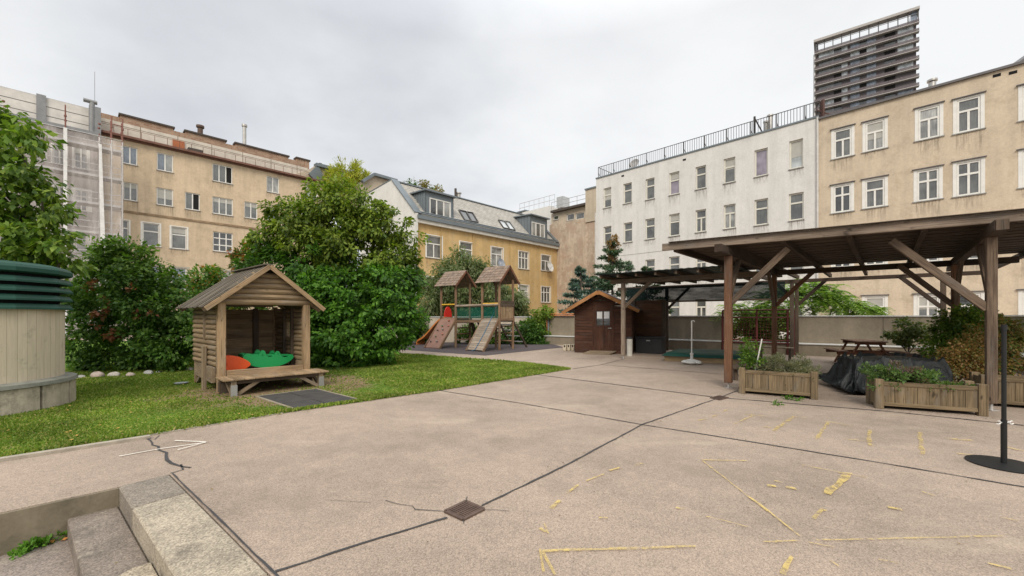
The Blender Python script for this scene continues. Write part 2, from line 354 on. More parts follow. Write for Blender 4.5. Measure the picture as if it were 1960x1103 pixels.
def blades(n, region, h, seed, wid=.006):
    r = np.random.default_rng(seed); X = r.uniform(region[0], region[1], n); Y = r.uniform(region[2], region[3], n)
    k = inpoly(X, Y, LAWN) & ~inpoly(X, Y, [(p.x, p.y) for p in MATC])
    # thin grass on the trodden soil round the play house
    dx = X-(HC+E1*.9-E2*.1).x; dy = Y-(HC+E1*.9-E2*.1).y; dd = np.hypot(dx, dy)+.55*np.sin(X*2.3+1)*np.cos(Y*1.9)+.25*np.sin(X*7)*np.sin(Y*6)
    k &= (dd > 1.8) | (r.random(n) < np.clip((dd-.7)*.35, .015, 1))
    k &= (Y < FX*1.1*H/0.9/ (72)) | True
    X, Y = X[k], Y[k]; n = len(X)
    pt = np.stack([X, Y, np.full(n, .02)], 1); dr = r.normal(size=(n, 3))*.45; dr[:, 2] = 1
    patch = .75+.35*np.sin(X*1.7+np.cos(Y*2.1))*np.sin(Y*1.3)
    L = h*(.5+.9*r.random(n))*patch; nr = r.normal(size=(n, 3)); nr[:, 2] = 0
    return pt, dr, nr, L, np.full(n, wid)*(1+Y/7)
bl = [blades(190000, (-10, 0, 3.2, 8.6), .034, 3), blades(100000, (-12, 3, 8.6, 13), .04, 4, .008), blades(50000, (-9, 3, 10, 17), .045, 5, .010)]
mg = leafmat('grass_blades', [(.07, .125, .012), (.12, .195, .02), (.165, .25, .03), (.23, .295, .05), (.37, .32, .12)], .6, .3)
rg = np.random.default_rng(77); ed = []
for a, b_ in zip(LE[:6], LE[1:7]):
    k = int((b_-a).length*900); f = rg.random(k); n_ = np.array([-(b_-a).y, (b_-a).x, 0])/(b_-a).length; ed.append(np.array(a)+np.outer(f, np.array(b_-a))+np.outer(rg.normal(0, .035, k)+.02, n_))
ed = np.concatenate(ed); ed = ed[~inpoly(ed[:, 0], ed[:, 1], [(p.x, p.y) for p in MATC])]; ed[:, 2] = .005; k = len(ed); de = rg.normal(size=(k, 3))*.6; de[:, 2] = 1; bl.append((ed, de, rg.normal(size=(k, 3)), .05*(.4+rg.random(k)), np.full(k, .012)))
o = leafmesh('grass', mg, None, *[np.concatenate([b_[i] for b_ in bl]) for i in range(5)]); tag(o, 'short mown green grass of the lawn left of the paving', 'grass', kind='stuff')
# lawn kerb strips
mb = MB()
for a, b_ in zip(LE[:4], LE[1:4]): mb.bar(a+V(.02, -.02, -.008), b_+V(.02, -.02, -.008), .05, .045)
mb.bar(LE[1]+V(-2.5, -2.7, .012), LE[1]+V(.9, .72, .002), .08, .06)
struct('lawn_kerb', mb, plain('kerb_concrete', (.33, .29, .23), .9, var=.25, scale=5, bmp=.4))
mb = MB(); pg = [(760, 669), (929, 681), (1079, 665), (1040, 654), (800, 646), (740, 646)]
mb.poly([G(x, y)+UP*.008 for x, y in pg], True)
struct('playground_surface', mb, plain('rubber_floor', (.075, .06, .062), .95, var=.2, scale=8, bmp=.3))
# rubber mat: six tiles
mt = thing('rubber_mat', 'dark rubber tile mat let into the soil in front of the play house bench', 'mat', MATC[3])
for i in range(3):
    for j in range(2):
        def cor(a, c): return MATC[0].lerp(MATC[3], a).lerp(MATC[1].lerp(MATC[2], a), c)
        e = .012; q = [cor((i+e)/3, (j+e)/2), cor((i+1-e)/3, (j+e)/2), cor((i+1-e)/3, (j+1-e)/2), cor((i+e)/3, (j+1-e)/2)]
        mb = MB(); mb.prism([p+UP*.01 for p in q], (0, 0, .03+.003*((i+j) % 2))); mb.build('mat_tile', plain('black_rubber', (.05, .046, .042), .85, var=.35, scale=5, bmp=.3), mt, bevel=.004)
mb = MB()
for a, b_ in ((0, 1), (1, 2), (3, 0)): mb.bar(MATC[a]+UP*.02, MATC[b_]+UP*.02, .04, .05)
mb.build('mat_border', plain('mat_mortar', (.26, .22, .16)), mt)
# sealed joints and cracks
def strip(mb, pts, w, jit=.0, z=.006, seed=0):
    rr = random.Random(seed); P3 = []
    for a, b_ in zip(pts[:-1], pts[1:]):
        L = (b_-a).length; k = max(1, int(L/.12))
        for i in range(k): P3.append(a.lerp(b_, i/k))
    P3.append(pts[-1]); l = []; r_ = []
    for i, p in enumerate(P3):
        d = (P3[min(i+1, len(P3)-1)]-P3[max(i-1, 0)]).normalized(); n = V(-d.y, d.x, 0); ww = w*(1+rr.uniform(-.35, .35)); o_ = n*rr.uniform(-jit, jit)
        l.append(p+n*ww/2+o_+UP*z); r_.append(p-n*ww/2+o_+UP*z)
    for i in range(len(P3)-1): mb.poly([r_[i], r_[i+1], l[i+1], l[i]])
def gp(*a): return [G(x, y) for x, y in a]
mb = MB()
strip(mb, gp((838, 747.5), (1000, 773), (1230, 813.5), (1416, 843), (1700, 889), (1960, 933), (2200, 972)), .021, .004)
strip(mb, gp((527, 1096), (690, 1042), (856, 992)), .018, .004, seed=2); strip(mb, gp((922, 969), (1080, 893), (1230, 813), (1375, 762.5), (1412, 748)), .02, .004, seed=3)
strip(mb, gp((1030, 718), (1190, 738), (1370, 761), (1700, 788), (1960, 815)), .035, .004, seed=4)
strip(mb, gp((1096, 706.5), (1150, 698.7), (1193, 688)), .03, .004, seed=5); strip(mb, gp((1155, 699), (1260, 707), (1412, 719), (1700, 742)), .03, .004, seed=6)
strip(mb, gp((1079, 666), (1000, 671)), .03, .0); strip(mb, gp((1540, 735), (1960, 752)), .03, 0)
struct('paving_joints', mb, plain('bitumen', (.045, .043, .043), .7, var=.3, scale=6))
mb = MB()
strip(mb, gp((276, 833), (300, 856), (314, 868), (330, 887), (352, 893), (362, 897)), .024, .022, seed=7); strip(mb, gp((345, 890), (350, 900), (326, 907)), .02, .004, seed=8)
strip(mb, gp((738, 959), (760, 966), (790, 970), (795, 976), (820, 978), (853, 980)), .008, .004, seed=9)
strip(mb, gp((925, 977), (950, 977), (975, 980)), .005, .003, seed=10); strip(mb, gp((892, 961), (894, 952)), .006, .001); strip(mb, gp((887, 997), (888, 1004)), .006, .001)
strip(mb, gp((284, 840), (296, 842), (305, 834)), .01, .003, seed=12); strip(mb, [S2+V(.012, .012, 0), S2+D*3+V(.012, .012, 0)], .012, .003, .007, seed=13)
strip(mb, gp((620, 958), (690, 962), (710, 964)), .003, .002, seed=14); strip(mb, gp((0, 882.5), (110, 864), (180, 852)), .02, .006, seed=15)
struct('paving_cracks', mb, MATS['bitumen'])
# faded yellow play markings and a white arrow
def worn(name, col, thr):
    m, nt, b = newmat(name); b.inputs['Base Color'].default_value = (*col, 1); b.inputs['Roughness'].default_value = .8
    f = noise(nt, coords(nt, 'obj'), 16, 8, .8); t = nd(nt, 'ShaderNodeBsdfTransparent'); ms = nd(nt, 'ShaderNodeMixShader')
    nt.links.new(ramp(nt, f, [(thr, 0.0), (thr+.22, .8)]), ms.inputs[0]); nt.links.new(t.outputs[0], ms.inputs[1]); nt.links.new(b.outputs[0], ms.inputs[2])
    nt.links.new(ms.outputs[0], nt.nodes['Material Output'].inputs['Surface']); return m
def zc(x, y): return G(1000+x/2.0417, 740+y/2.0417)
bold = [((700, 290), (875, 293), .022), ((703, 293), (790, 360), .02), ((790, 360), (880, 432), .012), ((880, 432), (965, 492), .032), ((965, 492), (1085, 590), .02),
        ((75, 650), (675, 628), .028), ((78, 655), (130, 741), .022), ((70, 640), (85, 730), .018), ((990, 612), (1080, 608), .024), ((110, 480), (150, 450), .05), ((175, 420), (215, 388), .03),
        ((250, 372), (320, 345), .02), ((340, 332), (378, 320), .03), ((1195, 425), (1262, 345), .075), ((1235, 340), (1290, 345), .03), ((955, 388), (990, 392), .045), ((985, 372), (1015, 378), .04),
        ((1030, 398), (1068, 402), .05), ((1428, 476), (1482, 484), .06), ((300, 518), (332, 518), .028), ((1018, 741), (1055, 670), .03), ((1820, 697), (1910, 718), .03), ((720, 512), (880, 553), .014)]
faint = [((1150, 605), (1880, 590), .018), ((940, 612), (990, 612), .02), ((65, 560), (95, 572), .03), ((85, 540), (100, 580), .02), ((440, 310), (470, 302), .03), ((600, 478), (637, 487), .03),
         ((1140, 522), (1170, 482), .03), ((1165, 480), (1190, 490), .03), ((1200, 685), (1235, 707), .016), ((1390, 680), (1470, 697), .02), ((980, 175), (1060, 118), .05), ((1150, 207), (1195, 140), .045),
         ((1255, 208), (1370, 216), .035), ((1355, 172), (1360, 235), .05), ((1550, 178), (1565, 268), .05), ((1660, 205), (1755, 212), .06), ((1700, 265), (1760, 270), .06), ((1890, 240), (1960, 255), .06),
         ((830, 148), (900, 115), .04), ((690, 135), (720, 128), .04), ((1090, 310), (1340, 358), .016), ((1560, 415), (1610, 430), .03), ((870, 110), (960, 120), .04), ((940, 160), (1000, 165), .03), ((1270, 345), (1340, 358), .018),
         ((1120, 615), (1215, 632), .016), ((1060, 120), (1110, 125), .03), ((1200, 140), (1300, 160), .02), ((780, 100), (800, 92), .04), ((740, 120), (760, 112), .04), ((1870, 515), (1940, 530), .025)]
for nm, ls, thr in (('yellow_markings', bold, .37), ('faded_markings', faint, .41)):
    mb = MB()
    for i, (a, b_, w) in enumerate(ls): strip(mb, [zc(*a), zc(*b_)], w*.8, w*.25, .010, i)
    struct(nm, mb, worn(nm, (.62, .46, .15), thr))
mb = MB(); strip(mb, gp((228, 875), (310, 860), (394, 848.5)), .02, .001, .010); strip(mb, gp((335, 845.5), (394, 848)), .022, .001, .014); strip(mb, gp((340, 864), (394, 849)), .018, .001, .018)
struct('white_arrow_marking', mb, worn('white_paint', (.78, .74, .66), .22))
# drain gratings
def grating(cs, label):
    ctr = sum((G(*c) for c in cs), V(0, 0, 0))/4; t = thing('drain_grating', label, 'drain', ctr); q = [G(*c) for c in cs]
    mr = plain('rusty_iron', (.12, .08, .062), .7, .3, var=.3, scale=9)
    mb = MB()
    for i in range(4): mb.bar(q[i]+UP*.008, q[(i+1) % 4]+UP*.008, .024, .014)
    mb.build('grating_rim', mr, t)
    mb = MB(); mb.poly([p+UP*.0055 for p in q][::-1]); mb.build('grating_pit', plain('dark_pit', (.008, .007, .007), .9), t)
    mb = MB()
    for i in range(1, 10):
        a = q[0].lerp(q[1], i/10); b_ = q[3].lerp(q[2], i/10); mb.bar(a+UP*.009, b_+UP*.009, .010, .010)
    mb.bar(q[0].lerp(q[3], .5)+UP*.0095, q[1].lerp(q[2], .5)+UP*.0095, .006, .008)
    mb.build('grating_bars', mr, t)
grating([(852, 980.7), (892, 961.7), (926, 976.7), (886.4, 996.8)], 'rusty square drain grating in the middle foreground beside the crack')
grating([(1360, 762.5), (1377, 758.5), (1394, 762), (1377, 766.5)], 'small rusty drain grating where the joints cross near the left planter')
# ------------------------------------------------------------------ buildings
class Fac:
    def __init__(s, px, Y, d):
        s.d = d.normalized(); s.o = V((px-CX)/FX*Y, Y, 0); n = V(s.d.y, -s.d.x, 0)
        if n.dot(-s.o) < 0: n = -n
        s.n = n
    def t(s, px): r = (px-CX)/FX; return (r*s.o.y-s.o.x)/(s.d.x-r*s.d.y)
    def tz(s, px, py):
        t = s.t(px); return t, H+(HY-py)/FX*(s.o.y+s.d.y*t)
    def pt(s, t, z, out=0): return s.o+s.d*t+s.n*out+UP*z
    def shift(s, out):
        f = Fac.__new__(Fac); f.d = s.d; f.n = s.n; f.o = s.o+s.n*out; return f
    def box(s, mb, t0, t1, z0, z1, d0, d1): mb.box(s.pt((t0+t1)/2, (z0+z1)/2, (d0+d1)/2), (abs(t1-t0), abs(d1-d0), abs(z1-z0)), s.d, s.n, UP)
def wall(F, parent, mat, t0, t1, z0, z1, ops, rec=.14, depth=10, name='wall'):
    ts = sorted({t0, t1, *[x for o in ops for x in o[:2] if t0 < x < t1]}); zs = sorted({z0, z1, *[x for o in ops for x in o[2:4] if z0 < x < z1]})
    mb = MB()
    def q(a, b_, c, d, o=0): 
        pts = [F.pt(a, c, o), F.pt(b_, c, o), F.pt(b_, d, o), F.pt(a, d, o)]; mb.add(pts, [(0, 1, 2, 3)], [(a, c, 0), (b_, c, 0), (b_, d, 0), (a, d, 0)])
    for i in range(len(ts)-1):
        # merge vertical runs
        run = None
        for j in range(len(zs)-1):
            cx, cz = (ts[i]+ts[i+1])/2, (zs[j]+zs[j+1])/2
            hole = any(o[0] < cx < o[1] and o[2] < cz < o[3] for o in ops)
            if not hole and run is None: run = zs[j]
            if (hole or j == len(zs)-2) and run is not None:
                q(ts[i], ts[i+1], run, zs[j] if hole else zs[j+1]); run = None
    for o in ops:
        a, b_, c, d = o[:4]
        for pts in ([F.pt(a, c), F.pt(a, c, -rec), F.pt(a, d, -rec), F.pt(a, d)], [F.pt(b_, c), F.pt(b_, c, -rec), F.pt(b_, d, -rec), F.pt(b_, d)],
                    [F.pt(a, c), F.pt(b_, c), F.pt(b_, c, -rec), F.pt(a, c, -rec)], [F.pt(a, d), F.pt(b_, d), F.pt(b_, d, -rec), F.pt(a, d, -rec)]): mb.poly(pts)
    if depth:
        for pts in ([F.pt(t0, z0), F.pt(t0, z0, -depth), F.pt(t0, z1, -depth), F.pt(t0, z1)], [F.pt(t1, z0), F.pt(t1, z0, -depth), F.pt(t1, z1, -depth), F.pt(t1, z1)],
                    [F.pt(t0, z1), F.pt(t1, z1), F.pt(t1, z1, -depth), F.pt(t0, z1, -depth)], [F.pt(t0, z0, -depth), F.pt(t1, z0, -depth), F.pt(t1, z1, -depth), F.pt(t0, z1, -depth)]): mb.poly(pts)
    return mb.build(name, mat, parent)
PANES = [glassy('pane_grey', (.12, .122, .115), .16), glassy('pane_dark', (.045, .047, .045), .2), glassy('pane_blue', (.16, .19, .23), .25), glassy('pane_curtain', (.30, .30, .28), .2), glassy('pane_pale', (.42, .45, .45), .12), plain('open_black', (.008, .007, .006), .8), glassy('pane_mauve', (.23, .2, .24), .1)]  # open_black: flat black painted for the dark room behind open windows
M_FRAME = plain('window_white', (.74, .72, .67), .5, var=.08); M_FRDARK = plain('window_cream', (.66, .63, .55), .5, var=.08)
def stainmat():
    if 'rain_stain' in MATS: return MATS['rain_stain']
    m, nt, b = newmat('rain_stain'); b.inputs['Base Color'].default_value = (.16, .13, .10, 1); b.inputs['Roughness'].default_value = .95
    st = ramp(nt, noise(nt, coords(nt, 'gco', (7, .5, 1)), 2, 5, .6), [(.42, 0), (.72, .55)]); sp = nd(nt, 'ShaderNodeSeparateXYZ'); nt.links.new(coords(nt, 'gco'), sp.inputs[0])
    fd = nd(nt, 'ShaderNodeMapRange', i_1=0.0, i_2=1.0, i_3=1.0, i_4=0.0); nt.links.new(sp.outputs[1], fd.inputs[0]); mu = nd(nt, 'ShaderNodeMath', operation='MULTIPLY'); nt.links.new(st, mu.inputs[0]); nt.links.new(fd.outputs[0], mu.inputs[1])
    t = nd(nt, 'ShaderNodeBsdfTransparent'); ms = nd(nt, 'ShaderNodeMixShader'); nt.links.new(mu.outputs[0], ms.inputs[0]); nt.links.new(t.outputs[0], ms.inputs[1]); nt.links.new(b.outputs[0], ms.inputs[2]); nt.links.new(ms.outputs[0], nt.nodes['Material Output'].inputs['Surface']); MATS['rain_stain'] = m; return m
def window(F, parent, o, style='2', pane=0, fm=None, rec=.12, trim=0, sill=True, fw=.08, open_right=False, tm=None):
    a, b_, c, d = o; mb = MB(); w = b_-a; h = d-c; D0, D1 = -rec-.02, -rec+.05; fm = fm or M_FRAME
    F.box(mb, a+.004, a+fw, c+.004, d-.004, D0, D1); F.box(mb, b_-fw, b_-.004, c+.004, d-.004, D0, D1)
    F.box(mb, a+fw, b_-fw, c+.004, c+fw, D0, D1-.004); F.box(mb, a+fw, b_-fw, d-fw, d-.004, D0, D1-.004)
    vt = {'2': [.5], '3': [1/3, 2/3], 'Y': [.5], '4': [.5], '6': [.34, .67], '9': [1/3, 2/3]}.get(style, []); hz = {'T': [.64], 'Y': [.64], '4': [.64], '6': [.64], '9': [.33, .68]}.get(style, [])
    for x in vt:
        top = c+h*.64 if style == 'Y' else d-fw
        F.box(mb, a+w*x-fw*.55, a+w*x+fw*.55, c+fw, top, D0, D1-.008)
    for x in hz: F.box(mb, a+fw, b_-fw, c+h*x-fw*.6, c+h*x+fw*.6, D0, D1-.002)
    wn = mb.build('window', fm, parent)
    panes = pane if isinstance(pane, (list, tuple)) else [pane]
    edges = [0]+(vt if len(panes) > 1 else [])+[1]
    if len(panes) > 1:
        for i in range(len(edges)-1):
            mb = MB(); mb.poly([F.pt(a+w*edges[i], c, -rec), F.pt(a+w*edges[i+1], c, -rec), F.pt(a+w*edges[i+1], d, -rec), F.pt(a+w*edges[i], d, -rec)]); mb.build('pane', PANES[panes[min(i, len(panes)-1)]], wn)
    else:
        mb = MB(); p_ = [F.pt(a, c, -rec), F.pt(b_, c, -rec), F.pt(b_, d, -rec), F.pt(a, d, -rec)]; mb.poly(p_); r1, r2 = random.uniform(0, 50), random.uniform(0, 50); mb.g = [(g[0]+r1, g[1]+r2, 0) for g in mb.g]; mb.build('pane', PANES[panes[0]], wn)
    if trim:
        mb = MB(); e = .016
        F.box(mb, a-trim, a-.002, c-trim*.4, d+trim*.6, -.01, e); F.box(mb, b_+.002, b_+trim, c-trim*.4, d+trim*.6, -.01, e); F.box(mb, a-.002, b_+.002, d+.002, d+trim*.6, -.01, e-.003)
        mb.build('frame', tm or fm, wn)
    if sill:
        mb = MB(); F.box(mb, a-.05-trim, b_+.05+trim, c-.05, c-.004, -rec, .06); mb.build('sill', plain('tin_sill', (.30, .29, .27), .5, .3), wn)
    if random.random() < .28 and h > .9 and len(panes) == 1:
        k = random.choice((.25, .4, .55)); mb = MB(); F.box(mb, a+fw, b_-fw, d-fw-h*k, d-fw, -rec+.004, -rec+.012); mb.build('blind', plain('linen_blind', (.42, .41, .37), .9, 0, .08), wn)
    if sill:
        mb = MB(); L_ = random.uniform(.5, 1.3); p_ = [F.pt(a-.05, c-.055, .005), F.pt(b_+.05, c-.055, .005), F.pt(b_+.05, c-.055-L_, .005), F.pt(a-.05, c-.055-L_, .005)]; r1 = random.uniform(0, 40)
        mb.add(p_, [(0, 1, 2, 3)], [(r1, 0, 0), (r1+w, 0, 0), (r1+w, 1, 0), (r1, 1, 0)]); mb.build('rain_stain', stainmat(), wn)
    return wn
def zoomrects(rects, F, sx, ox, oy):
    out = []
    for r in rects:
        x0, x1, y0, y1 = [v/sx for v in r[:4]]; t0 = F.t(x0+ox); t1 = F.t(x1+ox); tc = (x0+x1)/2+ox
        _, zt = F.tz(tc, y0+oy); _, zb = F.tz(tc, y1+oy); out.append(((min(t0, t1), max(t0, t1), zb, zt),)+tuple(r[4:]))
    return out
def dupfloor(ws, dz, **k): return [((o[0], o[1], o[2]-dz, o[3]-dz),)+tuple(r) for o, *r in ws]
# ---- tan building on the left
FB = Fac(250, 36, A)
bt = thing('tan_building', 'tan plastered building with brick parapet, left, beside the netted scaffold', 'building', FB.pt(0, 0))
w = zoomrects([(175, 270, 262, 372, '2', (2, 2)), (390, 492, 306, 415, '2', (2, 3)), (735, 860, 378, 485, '3', (0, 0, 5)), (1072, 1150, 450, 548, '2', 3), (1317, 1390, 500, 590, '2', 4),
    (180, 272, 485, 597, '2', 0), (388, 492, 522, 628, '2', 0), (566, 658, 550, 655, '2', (0, 5)), (735, 863, 580, 685, '3', 0), (934, 1015, 608, 708, '2', 0), (1072, 1130, 640, 720, '2', 2), (1240, 1310, 660, 745, '2', 0),
    (172, 215, 720, 855, 'T', 0, .12), (302, 405, 738, 880, 'T', 0, .14), (480, 575, 762, 898, 'T', 0, .13), (738, 862, 795, 915, '9', 1), (990, 1075, 850, 940, 'Y', 1)], FB, 3.244, 180, 200)
low = [((o[0], o[1], o[2]-3.75, o[3]-3.75), 'Y', 2, .22) for o, s, p, *tr in w[12:]]
w += low
_, zc_ = FB.tz(198.5, 257); _, zc2 = FB.tz(615, 351); ZB = (zc_+zc2)/2
t0, t1 = FB.t(190), FB.t(622)
MB_TAN = plaster('tan_plaster', (.62, .487, .34), .17, .12, (.40, .30, .21), .3)
wall(FB, bt, MB_TAN, t0, t1, -.3, ZB, [x[0] for x in w])
for o, s, p, *tr in w: window(FB, bt, o, s, p, trim=(tr[0] if tr else 0), tm=(plain('pale_surround', (.42, .38, .31), .9) if tr and tr[0] > .2 else None))
mb = MB(); FB.box(mb, t0-.1, t1, ZB+.02, ZB+.2, -.3, .45); FB.box(mb, t0-.1, t1, ZB-.1, ZB+.018, -.3, .18); mb.build('cornice', plain('rust_gutter', (.16, .075, .05), .6, var=.25), bt)
_, zs = FB.tz(237, 403); mb = MB(); FB.box(mb, t0, t1, zs-.16, zs+.02, -.02, .07); mb.build('string_course', plain('dirty_band', (.26, .18, .11), .9, var=.35, scale=2), bt)
_, zw = FB.tz(200, 236); zw2 = FB.tz(592, 328)[1]
m_pan = bricky('cladding_panel', (.60, .54, .46), (.55, .49, .415), (.22, .17, .13), 2.6, 1.0, .03, offs=0, scale=1)
mb = MB(); tp = FB.t(592); zq = ZB+1.5
mb.poly([FB.pt(t0, ZB+.19, -.5), FB.pt(tp, ZB+.19, -.5), FB.pt(tp, zq, -.5), FB.pt(t0, zq, -.5)]); mb.poly([FB.pt(tp, ZB+.19, -.5), FB.pt(tp+1.2, ZB+.19, -.5), FB.pt(tp, zq, -.5)])
mb.build('roof_panelling', m_pan, bt)
mb = MB(); prof = [(190, 216), (230, 224), (230, 220.5), (332, 246), (332, 250), (355, 256), (355, 252), (432, 271), (432, 275), (451, 279.5), (451, 276), (552, 300), (552, 304.5), (568, 307.5), (568, 303.5), (592, 309)]
FBr = FB.shift(-.9)
for (xa, ya), (xb, yb) in zip(prof[::2], prof[1::2]):
    ta, za = FBr.tz(xa, ya); tb, zb = FBr.tz(xb, yb); zz_ = (za+zb)/2; FBr.box(mb, ta, tb, ZB-.2, zz_, -.6, 0)
mb.build('brick_parapet', bricky('old_brick', (.30, .155, .095), (.42, .27, .18), (.34, .28, .22), .42, .14, .02), bt)
mb = MB()
for (xa, ya), (xb, yb) in zip(prof[2::4], prof[3::4]):
    ta, za = FBr.tz(xa, ya); tb, zb = FBr.tz(xb, yb); FBr.box(mb, ta-.1, tb+.1, (za+zb)/2, (za+zb)/2+.15, -.75, .12)
mb.build('parapet_coping', plain('dark_coping', (.07, .055, .045), .8), bt)
for x, y0, y1, r, mm in ((384.5, 262, 243, .22, plain('rusty_flue', (.12, .08, .06), .7, .3)), (469.5, 279, 241, .17, plain('steel_flue', (.45, .43, .4), .4, .6)), (480.5, 312, 291, .17, MATS['steel_flue'])):
    t, z0 = FBr.tz(x, y0); _, z1 = FBr.tz(x, y1); mb = MB(); mb.cyl(FBr.pt(t, z0-.8, -.3), FBr.pt(t, z1, -.3), r); mb.cyl(FBr.pt(t, z1, -.3), FBr.pt(t, z1+.2, -.3), r*1.5); mb.build('flue', mm, bt, smooth=True)
mb = MB(); ta = FB.t(332); tb = FB.t(355); FB.box(mb, ta, tb, ZB+.21, ZB+1.1, -.48, -.4); mb.build('terracotta_patch', plain('terracotta', (.40, .14, .06), .8), bt)
mb = MB(); FB.box(mb, FB.t(360), FB.t(388), ZB+.21, ZB+.55, -.48, .1); mb.build('roof_hatch', MATS['dark_coping'], bt)
mb = MB()
for i in range(20):
    t = t0+(tp-t0)*i/19; mb.cyl(FB.pt(t, ZB+.2, -.1), FB.pt(t, ZB+.95, -.1), .02, n=5)
mb.cyl(FB.pt(t0, ZB+.93, -.1), FB.pt(tp, ZB+.93, -.1), .02, n=5); pass
mb.build('snow_guard', MATS['rust_gutter'], bt)
# ---- scaffolded building at the far left
FA = FB.shift(.6)
ba = thing('netted_building', 'pale grey building behind netted scaffolding at the left edge', 'building', FA.pt(-3, 0))
w = zoomrects([(278, 350, 325, 455, '2', 0), (390, 465, 362, 480, '2', 0), (195, 240, 320, 430, '2', 0), (285, 342, 565, 650, '2', 0, .25), (395, 462, 590, 700, '2', 0, .25), (200, 250, 550, 640, '2', 0, .25), (398, 460, 822, 920, '1', 0, .25), (295, 342, 815, 910, '1', 0, .25), (200, 250, 800, 900, '1', 0, .25)], FA, 2.7575, 0, 150)
ZA = FA.tz(125, 249)[1]; ta0, ta1 = FA.t(-330), FA.t(189)
wall(FA, ba, plaster('grey_plaster', (.42, .365, .335), .1, .1), ta0, ta1, -.3, ZA, [x[0] for x in w])
for o, s, p, *tr in w: window(FA, ba, o, s, p, trim=(tr[0] if tr else .1))
mb = MB(); FA.box(mb, ta0, ta1, ZA, ZA+.25, -.3, .4); mb.build('cornice', plain('grey_sheet', (.24, .24, .24), .6, .2), ba)
FAr = FA.shift(-.5); zt = (FAr.tz(0, 168)[1]+FAr.tz(188, 209)[1])/2
mb = MB(); mb.poly([FAr.pt(ta0, ZA+.2), FAr.pt(ta1, ZA+.2), FAr.pt(ta1, zt), FAr.pt(ta0, zt)]); mb.poly([FAr.pt(ta1, ZA+.2), FAr.pt(ta1, ZA+.2, -6), FAr.pt(ta1, zt, -6), FAr.pt(ta1, zt)])
mb.poly([FAr.pt(ta0, zt), FAr.pt(ta1, zt), FAr.pt(ta1, zt, -6), FAr.pt(ta0, zt, -6)])
mb.build('roof', bricky('sheet_cladding', (.62, .58, .53), (.66, .62, .57), (.16, .15, .14), 60, .72, .035, offs=0), ba)
mb = MB(); x = FAr.t(79); FAr.box(mb, x-.25, x+.25, ZA+.3, zt+.1, .02, .12); mb.build('vertical_joint', MATS['grey_sheet'], ba); mb = MB(); x = FAr.t(183); FAr.box(mb, x-.4, x+.3, ZA-.3, zt+.1, .03, .5); mb.build('vertical_joint', MATS['grey_sheet'], ba)
mb = MB(); x = FAr.t(176); mb.cyl(FAr.pt(x, ZA, .4), FAr.pt(x, zt+.4, .4), .17); mb.cyl(FAr.pt(x-.5, zt+.45, .4), FAr.pt(x+.3, zt+.45, .4), .16); x = FAr.t(181); mb.cyl(FAr.pt(x, zt-.8, .3), FAr.pt(x, zt+3.0, .3), .016, n=6); mb.build('vent_pipe', MATS['grey_sheet'], ba, smooth=True)
# scaffold with netting
FS = FA.shift(1.6); sc_t = thing('scaffold', 'scaffolding wrapped in pale translucent netting in front of the grey building', 'scaffold', FS.pt(0, 0))
ts0, ts1 = FS.t(-300), FS.t(235); zn = (FS.tz(65, 237)[1]+FS.tz(235, 270)[1])/2
m_net = seethru('scaffold_net', (.78, .72, .70), .27, (1.2, .25, 1), 1.6, .25)
net = MB(); N = 120
for i in range(N):
    a = ts0+(ts1-ts0)*i/N; b_ = ts0+(ts1-ts0)*(i+1)/N; wv = lambda t: .07*math.sin(t*2.1)+.05*math.sin(t*5.3)
    p = [FS.pt(a, 0, wv(a)), FS.pt(b_, 0, wv(b_)), FS.pt(b_, zn, wv(b_)), FS.pt(a, zn, wv(a))]; net.add(p, [(0, 1, 2, 3)], [(a, 0, 0), (b_, 0, 0), (b_, zn, 0), (a, zn, 0)])
p = [FS.pt(ts1, 0, 0), FS.pt(ts1, 0, -1.9), FS.pt(ts1, zn, -1.9), FS.pt(ts1, zn, 0)]; net.add(p, [(0, 1, 2, 3)], [(0, 0, 0), (2, 0, 0), (2, zn, 0), (0, zn, 0)])
net.build('netting', m_net, sc_t)
m_red = plain('red_scaffold_paint', (.22, .095, .075), .6, .3); m_gal = plain('galvanised', (.5, .48, .46), .5, .5)
tt = [FS.t(x) for x in (125, 190.5, 214, 235)]; tt = [tt[0]-k*3 for k in (4, 3, 2, 1)]+tt
for i, t in enumerate(tt):
    for out in (-.12, -1.2):
        mb = MB(); mb.cyl(FS.pt(t, 0, out), FS.pt(t, zn, out), .045, n=8); pl = mb.build('pole', m_gal, sc_t)
        mb = MB(); mb.cyl(FS.pt(t, zn, out), FS.pt(t, zn+(1.9 if i in (4, 7, 6) else .3), out), .04, n=8); mb.cyl(FS.pt(t, zn+1.0, out), FS.pt(t, zn+1.12, out), .08, n=8); mb.build('pole_top', m_red, pl)
zlev = [FS.tz(138, 386)[1]+k for k in (-9.2, -6.9, -4.6, -2.3, 0, 2.2, 4.5)]
for z in zlev:
    if z > zn: continue
    mb = MB(); FS.box(mb, ts0, ts1-.05, z, z+.06, -1.15, -.2); pf = mb.build('platform', plain('scaffold_board', (.30, .25, .19), .9, var=.3), sc_t)
    mb = MB(); [mb.cyl(FS.pt(ts0, z+h_, -.1), FS.pt(ts1, z+h_, -.1), .03, n=6) for h_ in (.5, 1.0)]; FS.box(mb, ts0, ts1-.05, z+.06, z+.22, -.16, -.13); mb.build('guard_rail', MATS['galvanised'], pf)
mb = MB(); t = FS.t(125); FS.box(mb, t-.1, t+.1, 0, zn+.1, .1, .13); mb.build('net_strap', plain('white_strap', (.72, .7, .68), .8), sc_t)
mb = MB(); a = FS.t(191); b_ = FS.t(200); mb.prism([FS.pt(a-.07, zn-.6, .16), FS.pt(a+.1, zn-.6, .16), FS.pt(b_+.12, 4, .16), FS.pt(b_-.2, 4, .16)], FS.n*.02); mb.build('net_strap', MATS['white_strap'], sc_t)
